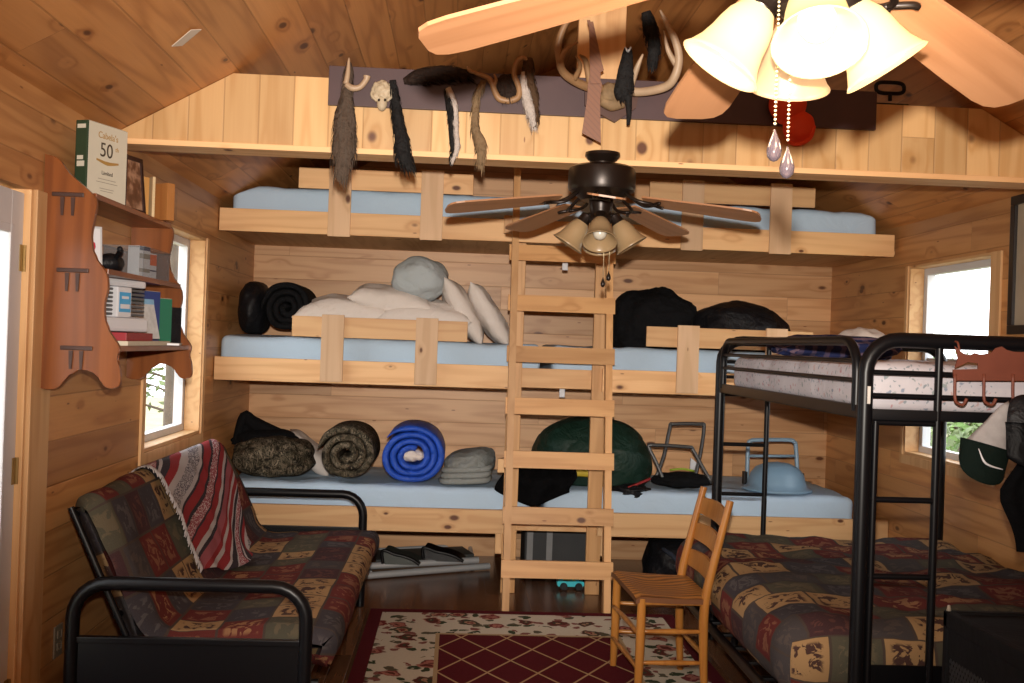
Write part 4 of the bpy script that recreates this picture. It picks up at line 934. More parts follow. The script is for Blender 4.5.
b = BM(); box(b, -.018, .018, -.114, -.1127, .255, .27); box(b, -.016, .016, -.114, -.1127, .115, .135); box(b, -.016, .010, -.114, -.1127, .14, .155); obj('spine_label', b, m_cover, cat, local=True)
m_navy = plain('navy_book_cloth', (.018, .014, .026), .5); m_maroon = plain('maroon_leather', (.05, .018, .014), .45)
bk2 = book('dark_book', 'dark maroon upright book beside the picture frame on the top shelf', (XL + .085, 4.22, Z1 + .0005), .05, .11, .225, R(-18), m_navy, m_maroon, GB)
b = BM(); box(b, -.02, .02, -.0568, -.0552, .2, .206); box(b, -.02, .02, -.0568, -.0552, .09, .12); obj('spine_label', b, m_gold, bk2, local=True)
pf = thing('picture_frame', 'small dark framed picture leaning on books on the top shelf', 'picture frame', (XL + .125, 4.36, Z1 + .0005), rz=R(-14)); pf.rotation_euler = (0, R(-6), R(-14))
b = BM(); w, h, q = .085, .235, .018
for r in ((-w, w, 0, q), (-w, w, h - q, h), (-w, -w + q, q, h - q), (w - q, w, q, h - q)): box(b, -.006, .010, *r[:2], *r[2:], .003)
obj('frame', b, plain('dark_frame_wood', (.035, .014, .010), .35), pf, local=True)
t = NT('brown_print'); n = t.noise(t.obj(), 22.0, 4.0); m_print = t.done(t.ramp(n, [(0, (.05, .025, .015)), (.45, (.16, .07, .035)), (.6, (.42, .24, .15)), (1, (.5, .36, .25))]), .4)
b = BM(); box(b, -.004, .004, -w + q - .001, w - q + .001, q - .001, h - q + .001); obj('print', b, m_print, pf, local=True)
m_tanwood = pine('honey_block_wood', (.50, .27, .09), (.36, .165, .045), u='Z', v='Y', w='X', knots=.1, rough=.4); m_edge = plain('pale_wood_edge', (.62, .46, .26), .6)
o = thing('wooden_box', 'honey pine book-shaped wooden boxes at the window end of the top shelf', 'box', (XL + .095, 4.60, Z1 + .0005), rz=R(-6))
b = BM(); rbox(b, V((-.018, -.03, 0)), .030, .125, .175, R(58)); obj('front_block', b, m_tanwood, o, local=True)
b = BM(); rbox(b, V((.024, -.005, .001)), .012, .125, .178, R(40)); obj('pale_lid', b, m_edge, o, local=True)
b = BM(); rbox(b, V((.062, .03, 0)), .04, .13, .16, R(62)); obj('back_block', b, pine('rust_block_wood', (.40, .17, .05), (.28, .10, .028), u='Z', v='Y', w='X', knots=.2, rough=.4), o, local=True)
# middle shelf
o = thing('framed_card', 'small white card in a grey frame behind the near end of the shelf', 'picture frame', (XL + .13, 3.845, Z2 + .0005)); o.rotation_euler = (0, R(-10), R(-58))
b = BM(); box(b, -.004, .004, -.05, .05, 0, .16, .002); obj('frame', b, m_alu, o, local=True); b = BM(); box(b, .0041, .0052, -.042, .042, .009, .151); obj('card', b, m_white, o, local=True)
b = BM(); blob(b, (.006, .012, .085), (.0012, .014, .018), .2, 2, 1, 3); obj('red_mark', b, plain('red_print', (.5, .02, .05), .5), o, True, local=True)
b = BM(); c = V((XL + .16, 4.03, Z2)); tube(b, [c + V((.05, -.09, .085)), c + V((.03, -.02, .08)), c + V((.0, .03, .06))], [.010, .012, .010], 10, 4); blob(b, c + V((-.03, .06, .04)), (.045, .07, .038), .15, 3, 1, 3, floor=Z2 + .001); one('hair_brush', 'black handled brush lying beside the clear tub on the middle shelf', 'brush', b, m_blacknylon, smooth=True)
t = NT('clear_plastic'); tr = t.n('ShaderNodeBsdfTransparent'); tr.inputs[0].default_value = (.86, .87, .88, 1); t.done((.55, .56, .58), .12, spec=.6); mx = t.n('ShaderNodeMixShader'); mx.inputs[0].default_value = .10; t.nt.links.new(tr.outputs[0], mx.inputs[1]); t.nt.links.new(t.b.outputs[0], mx.inputs[2]); t.nt.links.new(mx.outputs[0], t.out.inputs[0]); m_clear = t.m
o = thing('plastic_tub', 'clear plastic tub holding small boxes at the window end of the middle shelf', 'tub', (XL + .115, 4.46, Z2 + .0005))
b = BM(); x0, x1, y0, y1, h = -.075, .085, -.19, .19, .125
b2 = [((x0, x1, y0, y0 + .003), 0), ((x0, x1, y1 - .003, y1), 0), ((x0, x0 + .003, y0 + .003, y1 - .003), 0), ((x1 - .003, x1, y0 + .003, y1 - .003), 0)]
for r, _ in b2: box(b, *r, .003, h)
box(b, x0, x1, y0, y1, 0, .003)
for r in ((x0 - .006, x1 + .006, y0 - .006, y0), (x0 - .006, x1 + .006, y1, y1 + .006), (x0 - .006, x0, y0, y1), (x1, x1 + .006, y0, y1)): box(b, *r, h - .006, h)
obj('tub_body', b, m_clear, o, local=True)
tb = o.location
GX = 'cartons in the clear tub'
def carton(label, c, w, d, h, rz, m, bands):
    q = thing('small_carton', label, 'carton', c, GX, rz); b = BM(); box(b, -w / 2, w / 2, -d / 2, d / 2, 0, h, .001); obj('carton', b, m, q, local=True)
    for (z0, z1, mm) in bands:
        b = BM(); box(b, w / 2 + .0002, w / 2 + .0009, -d / 2 + .002, d / 2 - .002, z0, z1); obj('printed_band', b, mm, q, local=True)
m_cwhite = plain('carton_white', (.66, .66, .68), .5, var=.04); m_cblue = plain('carton_navy', (.02, .03, .10), .5); m_corange = plain('carton_orange', (.70, .12, .02), .5)
carton('white carton with navy top in the clear plastic tub', tb + V((.045, -.115, .0035)), .05, .085, .125, R(-14), m_cwhite, [(.075, .095, m_greytext), (.108, .124, m_cblue), (.02, .035, m_greytext)])
carton('orange and white carton in the clear plastic tub', tb + V((.05, -.015, .0035)), .04, .075, .105, R(-14), m_cwhite, [(.055, .1, m_corange), (.03, .036, m_cblue)])
carton('pale grey carton at the back end of the clear tub', tb + V((.0, .10, .0035)), .06, .10, .085, R(0), plain('carton_grey', (.35, .33, .33), .6), [(.03, .05, m_cwhite)])
# bottom shelf: white ribbed boxes, folders, papers
o = thing('white_appliance', 'white ribbed plastic unit with blue label on the bottom shelf', 'plastic unit', (XL + .14, 4.06, Z3 + .05), rz=R(-16))
b = BM(); 
box(b, -.07, .07, -.16, .16, .001, .055, .012); box(b, -.06, .062, -.15, .15, .17, .20, .012); box(b, -.045, .066, -.045, .045, .055, .17, .006); box(b, -.05, -.03, -.14, .14, .055, .17, .004)
obj('body', b, m_white, o, local=True)
for s in (-1, 1):
    b = BM()
    for k in range(7): tube(b, [(-.028, s * .05, .067 + k * .0155), (.050, s * .06, .067 + k * .0155), (.052, s * .145, .067 + k * .0155), (-.028, s * .145, .067 + k * .0155)], .005, 6)
    obj('ribs', b, plain('grey_ribs', (.10, .10, .105), .5), o, local=True)
b = BM(); box(b, .0665, .0675, -.036, .036, .075, .150); obj('label', b, plain('sky_blue_label', (.06, .32, .60), .4), o, local=True); b = BM(); box(b, .0676, .0682, -.03, .03, .088, .105); box(b, .0676, .0682, -.022, .022, .125, .135); obj('label_text', b, m_white, o, local=True)
def slabbook(name, label, c, w, d, h, rz, ry, m, cat_, grp, pages=True):
    q = thing(name, label, cat_, c, grp, 0); q.rotation_euler = (0, ry, rz); b = BM(); box(b, -w / 2, w / 2, -d / 2, d / 2, 0, h, .002); obj('cover', b, m, q, local=True)
    if pages: b = BM(); box(b, -w / 2 + .002, w / 2 - .002, -d / 2 - .001, d / 2 + .001, .003, h - .003) if h > .1 and False else box(b, -w / 2 + .003, w / 2 - .003, -d / 2 + .003, d / 2 - .003, h - .0005, h + .0012); obj('pages', b, m_pages, q, local=True)
    return q
GF = 'books and papers on the bottom shelf'
m_blue = plain('blue_folder', (.022, .045, .20), .4, var=.08); m_teal = plain('green_folder', (.02, .16, .09), .5, var=.08); m_mag = plain('magazine_cover', (.50, .50, .50), .4, var=.3, scale=40); m_redb = plain('red_book', (.30, .012, .022), .5)
slabbook('blue_folder', 'tall royal blue folder standing behind the papers on the bottom shelf', (XL + .135, 4.46, Z3 + .0005), .02, .25, .225, R(-20), 0, m_blue, 'folder', GF)
slabbook('green_folder', 'green folder standing at the window end of the bottom shelf', (XL + .165, 4.615, Z3 + .0005), .02, .15, .20, R(-30), 0, m_teal, 'folder', GF)
slabbook('black_case', 'black slim case at the end of the bottom shelf beside the green folder', (XL + .20, 4.69, Z3 + .0005), .025, .10, .165, R(-40), 0, m_blacknylon, 'case', GF, False)
slabbook('leaning_magazine', 'pale magazine leaning on the blue folder', (XL + .20, 4.33, Z3 + .026), .006, .18, .145, R(-22), R(-14), m_mag, 'magazine', GF, False)
slabbook('leaning_magazine', 'light blue booklet leaning behind the pale magazine', (XL + .18, 4.37, Z3 + .026), .006, .18, .165, R(-20), R(-8), plain('light_blue_booklet', (.22, .42, .62), .4, var=.2, scale=30), 'magazine', GF, False)
slabbook('red_book', 'red paperback lying flat under the white ribbed unit', (XL + .165, 4.09, Z3 + .018), .17, .38, .03, R(2), 0, m_redb, 'book', GF, False)
slabbook('magazine_stack', 'white magazine lying flat under the red paperback', (XL + .165, 4.16, Z3 + .0005), .21, .60, .017, R(1), 0, m_pages, 'magazine', GF, False)
slabbook('loose_papers', 'loose white papers sticking out at the front of the bottom shelf', (XL + .19, 4.52, Z3 + .0005), .20, .24, .010, R(12), 0, m_white, 'papers', GF, False)

# ------------------------------------------------------------------ bedding and bags on the pine bunks
YM = 6.86
def solid(label, name, cat, bm, m, group=None): return one(name, label, cat, bm, m, group, True)
MZ = 1.536; LZ = .636
x0, x1, z0, z1 = bb(238, 280, 267, 332, 6.85)
b = BM(); blob(b, ((x0 + x1) / 2, 6.95, (MZ + z1) / 2 - .004), ((x1 - x0) / 2 + .01, .25, (z1 - MZ) / 2), .08, 2.2, 3, 4, .85, MZ + .004, .02); solid('black stuff sack standing upright in the left corner of the middle bunk', 'stuff_sack', 'stuff sack', b, m_blacknylon, 'black bedding on the middle bunk')
x0, x1, z0, z1 = bb(267, 283, 313, 331, 6.85)
b = BM(); cx = (x0 + x1) / 2; roll(b, cx, (MZ + z1) / 2 + .0, 6.72, 7.2, .02, (z1 - MZ) / 2 - .02, 3.2, 1.0, 1.0, 130, 2.0, .1); solid('black rolled sleeping bag beside the black stuff sack on the middle bunk', 'sleeping_bag_roll', 'sleeping bag', b, m_blackcloth, 'black bedding on the middle bunk')
GP = 'pillows'
def pil(label, c, ex, ey, ez, w, d, h, seed, m=m_whitepillow): b = BM(); pillow(b, c, ex, ey, ez, w, d, h, seed); solid(label, 'pillow', 'pillow', b, m, GP)
pil('flat white pillow lying nearest the left wall on the middle bunk', at(345, 311, Y=6.9) + V((0, 0, -.02)), (1, .1, .04), (0, 1, .12), (-.04, -.1, 1), .62, .42, .24, 1)
pil('flat white pillow lying under the grey bundle behind the guard rail', at(425, 314, Y=6.9) + V((0, 0, -.03)), (1, -.05, 0), (0, 1, .1), (0, -.1, 1), .62, .42, .23, 2)
pil('plump white pillow lying across two flat pillows on the middle bunk', at(392, 300, Y=6.9), (1, .05, -.10), (0, 1, .15), (.1, -.15, 1), .55, .38, .17, 3)
pil('white pillow leaning left of another beside the ladder on the middle bunk', at(463, 312, Y=6.92), (.52, 0, -.86), (0, 1, .0), (.86, .0, .52), .50, .42, .15, 4)
pil('white pillow leaning nearest the ladder on the middle bunk', at(487, 314, Y=6.92) + V((.01, 0, -.005)), (.54, 0, -.84), (0, 1, 0), (.84, 0, .54), .48, .42, .15, 6)
b = BM(); c = at(420, 279, Y=6.88); blob(b, c, (.185, .17, .145), .13, 1.5, 5, 5, .95, None, .028)
for k in range(40):
    pass
solid('grey blue crumpled bundle on top of the white pillow heap', 'bedding_bundle', 'bundle', b, m_greypillow)
x0, x1, z0, z1 = bb(610, 290, 696, 345, 6.85)
b = BM(); blob(b, ((x0 + x1) / 2, 6.95, MZ + .15), ((x1 - x0) / 2, .3, z1 - MZ - .15), .14, 2.0, 8, 5, .8, MZ + .004, .05); solid('tall black sleeping bag heap right of the ladder on the middle bunk', 'sleeping_bag_heap', 'sleeping bag', b, m_blackcloth, 'black bedding on the middle bunk')
x0, x1, z0, z1 = bb(690, 303, 792, 345, 6.85)
b = BM(); blob(b, ((x0 + x1) / 2, 6.98, MZ + .08), ((x1 - x0) / 2 + .02, .3, z1 - MZ - .08), .10, 1.8, 4, 5, .85, MZ + .004, .03); solid('low black duffel bag on the right end of the middle bunk', 'duffel_bag', 'bag', b, m_blacknylon, 'black bedding on the middle bunk')
# camouflage
def camo(name, sc):
    t = NT(name); o = t.obj(); n = t.noise(o, sc, 4.0, .6, 1.2); n2 = t.noise(t.xyz(t.ma('MULTIPLY', t.sep(o)[0], 60.0), t.ma('MULTIPLY', t.sep(o)[1], 25.0), t.ma('MULTIPLY', t.sep(o)[2], 18.0)), 1.0, 3.0, .6, 1.0)
    c = t.ramp(n, [(0, (.015, .012, .008)), (.42, (.05, .042, .026)), (.5, (.12, .095, .065)), (.57, (.028, .026, .016)), (.63, (.21, .17, .12))], True)
    c = t.mix(t.step(n2, .58, .64), c, (.20, .16, .115)); c = t.mix(t.step(n2, .40, .36), c, (.012, .010, .008)); t.bump(n, .5, .02); return t.done(c, .85, spec=.15)
m_camo = camo('woodland_camouflage', 16.0)
GR = 'sleeping bags on the bottom bunk'
o = thing('camouflage_bag', 'camouflage sleeping bag heap in the left corner of the bottom bunk', 'sleeping bag', at(270, 478, Y=6.85), GR)
x0, x1, z0, z1 = bb(228, 437, 312, 482, 6.8)
b = BM(); blob(b, ((x0 + x1) / 2 + .02, 6.86, LZ + .12), ((x1 - x0) / 2 - .015, .28, z1 - LZ - .13), .12, 2.2, 4, 5, .72, LZ + .004, .03); obj('bag', b, m_camo, o, True)
b = BM(); a = at(244, 416, Y=6.98); blob(b, at(266, 440, Y=7.0), (.22, .16, .08), .2, 2, 3, 4); tube(b, [at(236, 445, Y=6.95), a, at(256, 425, Y=7.0), at(300, 442, Y=7.02)], [.03, .03, .05, .03], 10, 5); tube(b, [at(245, 440, Y=6.99), at(247, 424, Y=7.0)], [.08, .03], 10, 3); obj('dark_lining', b, m_blackcloth, o, True)
pil('white pillow peeking out between the camouflage bag heap and camouflage roll', at(309, 452, Y=7.12) + V((0, 0, 0)), (.75, 0, -.66), (0, 1, 0), (.66, 0, .75), .42, .36, .14, 8)
x0, x1, z0, z1 = bb(315, 423, 380, 481, 6.62)
b = BM(); rr = (z1 - LZ) / 2; roll(b, (x0 + x1) / 2, LZ + rr - .012, 6.55, 7.1, .025, rr - .027, 2.9, 1.12, 1.0, 150, 3.6, .07); solid('rolled camouflage sleeping bag on the bottom bunk showing its spiral end', 'sleeping_bag_roll', 'sleeping bag', b, m_camo, GR)
o = thing('sleeping_bag_roll', 'rolled bright blue sleeping bag on the bottom bunk', 'sleeping bag', ((bb(379, 427, 447, 483, 6.62)[0] + bb(379, 427, 447, 483, 6.62)[1]) / 2, 6.85, LZ), GR)
x0, x1, z0, z1 = bb(378, 425, 447, 483, 6.55); m_royal = cloth('royal_blue_nylon', (.016, .075, .46), .5, var=.25, wrinkle=.8, scale=14, spec=.35)
b = BM(); rr = (z1 - LZ) / 2; roll(b, (x0 + x1) / 2, LZ + rr - .012, 6.53, 7.1, .05, rr - .016, 3.2, 1.17, 1.0, 160, 1.2, .07); obj('roll', b, m_royal, o, True)
b = BM(); q = V(((x0 + x1) / 2, 6.58, LZ + rr - .01)); blob(b, q, (.075, .05, .035), .25, 3, 2, 4); obj('lining', b, m_whitepillow, o, True)
x0, x1, z0, z1 = bb(438, 444, 500, 484, 6.6)
o = thing('folded_blanket', 'soft grey folded fleece beside the blue roll on the bottom bunk', 'blanket', ((x0 + x1) / 2, 6.75, LZ)); m_grey = cloth('grey_fleece', (.25, .265, .255), .95, var=.12, wrinkle=.7, scale=12)
b = BM(); vs = blob(b, (0, 0, 0), (.155, .25, .095), .10, 1.8, 3, 5, .75, None, .03)
bmesh.ops.rotate(b, verts=b.verts, cent=(0, 0, 0), matrix=Matrix.Rotation(R(-9), 3, 'Y') @ Matrix.Rotation(R(-14), 3, 'Z')); bmesh.ops.translate(b, verts=b.verts, vec=((x0 + x1) / 2 + .01, 6.84, LZ + .115))
for v in b.verts: v.co.z = max(v.co.z, LZ + .004)
obj('bundle', b, m_grey, o, True); b = BM()
for k in range(3):
    z = LZ + .022 + .034 * k; tube(b, [(x0 + .01 + .02 * k, 6.70, z), (x0 + .05, 6.60 + .008 * k, z), (x1 - .10, 6.585 + .01 * k, z + .012), (x1 - .05, 6.66, z + .03)], [.012, .019, .019, .012], 10, 6)
obj('folds', b, m_grey, o, True)
# green sleeping bag heap with black fleece
o = thing('green_bag_heap', 'dark green zipped sleeping bag heap behind the ladder on the bottom bunk', 'sleeping bag', at(585, 490, Y=6.9), GR)
m_gbag = cloth('forest_green_nylon', (.007, .026, .017), .55, var=.25, wrinkle=1.0, scale=8, spec=.3)
x0, x1, z0, z1 = bb(517, 418, 652, 492, 6.85)
b = BM(); blob(b, ((x0 + x1) / 2 + .05, 6.97, LZ + .12), ((x1 - x0) / 2 - .02, .32, z1 - LZ - .14), .08, 1.6, 6, 5, .95, LZ + .004, .03); obj('bag', b, m_gbag, o, True)
m_yel = plain('yellow_webbing', (.50, .36, .02), .6)
b = BM(); pts = [at(560, 476, Y=6.62), at(575, 473, Y=6.61), at(600, 475, Y=6.62)]; tube(b, pts, .022, 8, 5, flat=.3); obj('yellow_strap', b, m_yel, o, True)
b = BM(); pts = [at(628, 488, Y=6.60), at(640, 483, Y=6.62), at(650, 479, Y=6.66)]; tube(b, pts, .009, 8, 4); obj('red_trim', b, plain('red_cord', (.25, .01, .01), .6), o, True)
b = BM(); 
def fleece(u, v):
    a = at(515 + 74 * u + 4 * math.sin(v * 5), 0, Y=6.56); y = 6.62 - .10 * v + .03 * noise.noise(V((u * 5, v * 3, 4))); zt = .86 - .10 * abs(u - .45) ** .7; zb = .53 + .12 * abs(u - .5) ** 1.3 * 2
    z = zt + (zb - zt) * v; y = 6.70 - .20 * min(1, v * 2.2) - .02 * math.sin(u * 14)
    return V((a.x, y + .02 * noise.noise(V((u * 7, v * 4, 1))), z))
sheet(b, fleece, 26, 18); r_ = bmesh.ops.solidify(b, geom=b.faces[:], thickness=.018); 
one('black_fleece_jacket', 'black fleece hanging over the mattress edge in front of the green bag', 'jacket', b, m_blackcloth, smooth=True)
b = BM(); blob(b, at(632, 492, Y=6.62) + V((0, .04, .0)), (.13, .12, .045), .25, 3, 5, 4); one('dark_sweater', 'dark crumpled sweater end poking out right of the ladder on the bottom bunk', 'clothing', b, m_blacknylon, smooth=True)
# folded grey tube stool with black seat
o = thing('folding_stool', 'grey tube folding stool with black seat on the bottom bunk right of the ladder', 'stool', at(680, 488, Y=6.75))
m_gtube = plain('dark_grey_tube', (.09, .09, .09), .4, .5)
b = BM(); q = [at(655, 480, Y=6.75), at(664, 455, Y=6.8), at(670, 427, Y=6.85), at(673, 424, Y=6.85), at(700, 424, Y=6.85), at(704, 427, Y=6.85), at(700, 455, Y=6.8), at(694, 480, Y=6.75)]; tube(b, q, .012, 10, 3)
q = [at(665, 484, Y=6.68), at(656, 462, Y=6.72), at(649, 448, Y=6.74), at(652, 445, Y=6.74), at(688, 447, Y=6.74), at(693, 450, Y=6.74), at(703, 468, Y=6.7), at(712, 483, Y=6.66)]; tube(b, q, .012, 10, 3); obj('frame', b, m_gtube, o, True)
b = BM(); blob(b, at(682, 480, Y=6.75), (.20, .13, .05), .15, 3, 1, 4); fl0 = min(v.co.z for v in b.verts); 
for v in b.verts: v.co.z = max(v.co.z, LZ + .003)
obj('seat_cloth', b, m_blackcloth, o, True)
b = BM(); tube(b, [at(670, 470, Y=6.70), at(682, 469, Y=6.66), at(694, 471, Y=6.68)], .007, 8, 4); obj('green_piping', b, plain('lime_piping', (.30, .42, .03), .6), o, True)
b = BM(); prism(b, [at(690, 471, Y=6.78), at(697, 472, Y=6.78), at(696, 462, Y=6.78), at(691, 458, Y=6.78)], (0, .02, 0)); obj('white_tag', b, m_white, o)
# blue potty-like frame seat
m_bluept = plain('powder_blue_plastic', (.20, .33, .46), .4, var=.06); m_bluetb = plain('powder_blue_tube', (.24, .36, .47), .35, var=.05)
o = thing('blue_stool', 'powder blue tube framed stool with domed seat at the right of the bottom bunk', 'stool', (at(773, 485, Y=6.85).x, 6.85, LZ))
c = o.location
b = BM()
tube(b, [at(747, 486, Y=6.92), at(748, 447, Y=6.95), at(751, 441, Y=6.95), at(758, 440, Y=6.95), at(788, 440, Y=6.95), at(794, 442, Y=6.95), at(796, 448, Y=6.95), at(798, 486, Y=6.92)], .014, 10, 4)
tube(b, [at(749, 456, Y=6.95), at(796, 456, Y=6.95)], .010, 8)
for v in b.verts: v.co.z = max(v.co.z, LZ + .004)
obj('frame', b, m_bluetb, o, True)
b = BM(); lathe(b, [(.222, .004), (.23, .012), (.22, .022), (.195, .03), (.185, .06), (.17, .11), (.14, .15), (.08, .178), (.01, .188)], (c.x, c.y - .08, LZ), 32, cap=True); obj('domed_seat', b, m_bluept, o, True)
b = BM()
for s in (-1, 1): b = BM(); box(b, c.x + s * .19 - .012, c.x + s * .19 + .012, c.y - .02, c.y + .03, LZ + .025, LZ + .11, .004); obj('black_clip', b, m_black, o)
# small white hanging lights under the bunks
for k, (px, py, nm, lb) in enumerate(((565, 266, 'top', 'upper'), (562, 393, 'middle', 'lower'))):
    b = BM(); p = at(px, py, Y=6.62); box(b, p.x - .018, p.x + .018, 6.61, 6.62, p.z - .028, p.z + .028, .004); zt = 2.176 if k == 0 else 1.273
    box(b, p.x - .004, p.x + .004, 6.613, 6.617, p.z + .026, zt); one('hanging_tag', f'small white plastic tag hanging under the {nm} pine bunk behind the ladder', 'tag', b, m_white)

# ------------------------------------------------------------------ under the bunk and on the floor
o = thing('grey_suitcase', 'dark grey case with two pale straps under the bottom bunk behind the ladder', 'case', (.72, 7.18, 0))
b = BM(); box(b, .50, 1.0, 6.98, 7.4, .004, .36, .025); obj('body', b, cloth('charcoal_canvas', (.06, .061, .063), .8, wrinkle=.3), o)
for x in (.535, .665):
    b = BM(); box(b, x - .02, x + .02, 6.972, 6.979, .02, .35, .001); box(b, x - .012, x + .012, 6.968, 6.974, .30, .34, .002); obj('strap', b, plain('pale_grey_webbing', (.22, .22, .225), .6), o)
o = thing('toy_car', 'small turquoise toy car on the floor behind the bottom ladder rung', 'toy car', (at(570, 584, Z=.03).x, 6.60, 0))
c = o.location; m_turq = plain('turquoise_plastic', (.06, .62, .72), .35)
b = BM(); prism(b, [(c.x - .085, c.y - .035, .022), (c.x + .085, c.y - .035, .022), (c.x + .088, c.y - .035, .05), (c.x + .04, c.y - .035, .06), (c.x + .02, c.y - .035, .085), (c.x - .055, c.y - .035, .088), (c.x - .085, c.y - .035, .06)], (0, .07, 0)); bmesh.ops.bevel(b, geom=b.edges[:], offset=.006, segments=2, affect='EDGES'); obj('body', b, m_turq, o)
b = BM(); prism(b, [(c.x + .01, c.y - .0362, .063), (c.x + .03, c.y - .0362, .063), (c.x + .016, c.y - .0362, .08), (c.x + .005, c.y - .0362, .08)], (0, .001, 0)); box(b, c.x - .05, c.x - .005, c.y - .0365, c.y - .0354, .063, .082); obj('side_window', b, plain('lime_window', (.35, .55, .12), .3), o)
for dx in (-.045, .05):
    for dy in (-.04, .04):
        b = BM(); lathe(b, [(.006, -.009), (.022, -.009), (.024, -.005), (.024, .005), (.022, .009), (.006, .009)], mat=Matrix.Translation((c.x + dx, c.y + dy, .0245)) @ Matrix.Rotation(R(90), 4, 'X'), seg=18, cap=True); obj('wheel', b, m_black, o, True, angle=40)
# folded aluminium frame lying on the floor
o = thing('folded_cot', 'folded aluminium cot with black feet lying on the floor beyond the futon', 'folding cot', (-.15, 7.1, 0))
b = BM(); 
def fp(x, y, z): return at(x, y, Z=z)
for (a, c, z, r) in (((352, 577), (489, 566), .026, .022), ((352, 567), (478, 560), .075, .022), ((356, 552), (464, 546), .055, .02)):
    tube(b, [fp(*a, z), fp(*c, z)], r, 10)
for x, yb, ya in ((366, 551, 573), (470, 547, 566)): tube(b, [fp(x, yb, .055), fp(x + 4, ya, .03)], .016, 8)
obj('rails', b, m_alu, o, True, angle=50)
for (xa_, xb_, yy) in ((384, 420, 561), (424, 463, 558)):
    b = BM(); p, q = fp(xa_, yy, .085), fp(xb_, yy, .085); w = q.x - p.x
    prof = [(0, .0), (-.008, .075), (.02, .082), (.22 * w + .02, .062), (.55 * w, .05), (.8 * w, .03), (w, .0)]
    prism(b, [(p.x + dx, p.y - .10, .085 + dz) for dx, dz in [(v.x, v.z) for v in catmull([(a, 0, c) for a, c in prof], 4)]], (.02, .20, 0)); obj('black_sling', b, m_black if xa_ > 400 else plain('grey_green_sling', (.05, .058, .052), .45), o)
    b = BM(); tube(b, [(p.x + dx, p.y - .105, .09 + dz) for dx, dz in prof], .011, 8, 4); obj('black_foot', b, m_black, o, True, angle=50)
b = BM(); prism(b, [fp(376, 563, .065), fp(474, 557, .065), fp(462, 549, .065), fp(374, 553, .065)], (0, 0, .02)); obj('sling', b, plain('grey_sling', (.05, .055, .055), .5), o)
# black bags under the steel bunk's corner
o = thing('black_backpack', 'black backpack on the floor between the ladder and the steel bunk', 'backpack', (1.47, 6.72, 0))
b = BM(); blob(b, (1.50, 6.80, .13), (.23, .26, .20), .12, 2.2, 6, 4, .8, .004, .03); obj('body', b, m_blacknylon, o, True)
b = BM(); tube(b, [(1.28, 6.56, .03), (1.31, 6.53, .07), (1.36, 6.52, .08), (1.40, 6.54, .045)], .010, 8, 5); obj('white_cord', b, m_white, o, True)
b = BM(); tube(b, [(1.34, 6.55, .28), (1.40, 6.44, .24), (1.48, 6.38, .10), (1.52, 6.40, .02)], .014, 8, 5); obj('shoulder_strap', b, cloth('blue_grey_webbing', (.03, .035, .05), .7), o, True)

# ------------------------------------------------------------------ fish rack with caps on the near end of the steel bunk
t = NT('rust_red_enamel'); n = t.noise(t.obj(), 14.0, 3.0); m_rust = t.done(t.mix(n, (.125, .030, .016), (.19, .052, .028)), .55)
o = thing('fish_coat_rack', 'rust red fish shaped coat rack hooked on the end of the steel bunk', 'coat rack', (1.86, 3.49, 1.4)); yR = 3.488
def fr_(x, y): p = at(x, y, Y=yR); return V((p.x, yR, p.z))
outl = [(955, 346), (959, 350), (963, 353), (966, 353), (971, 355), (975, 353), (980, 354.5), (985, 354), (991, 353), (996, 348), (1002, 346.5), (1007, 350), (1015, 352), (1026, 352), (1040, 354), (1050, 357), (1056, 361), (1048, 366), (1040, 369), (1056, 369), (1056, 381), (954, 380.5), (952, 376), (952, 369), (990, 369.5), (976, 369), (977, 364), (970, 363), (963, 364), (955, 368), (958, 359)]
outl = [(955, 346), (959, 350), (963, 353), (966, 354), (971, 355), (975, 353), (980, 354.5), (985, 354), (991, 353), (996, 348), (1002, 346.5), (1007, 350), (1015, 352), (1026, 352), (1040, 354), (1050, 357), (1056, 361), (1050, 366), (1056, 369), (1056, 381), (954, 380.5), (953, 369.5), (978, 369), (978, 363.5), (968, 362), (962, 365), (955, 368), (958, 358)]
b = BM(); prism(b, [fr_(*p) for p in outl], (0, .005, 0)); obj('fish_plate', b, m_rust, o)
for hx in (955, 984, 1013, 1042):
    b = BM(); tube(b, [fr_(hx, 374), fr_(hx, 398), fr_(hx + 1, 403) + V((0, -.012, 0)), fr_(hx + 4, 404) + V((0, -.03, 0)), fr_(hx + 6, 398) + V((0, -.04, 0))], .0055, 8, 4); obj('hook', b, m_rust, o, True)
b = BM()
for hx in (960, 1050):
    q = fr_(hx, 352); tube(b, [q + V((0, .003, 0)), V((q.x, 3.505, 1.588)), V((q.x, 3.527, 1.594))], .004, 6, 4)
obj('hanger_wire', b, m_rust, o, True)
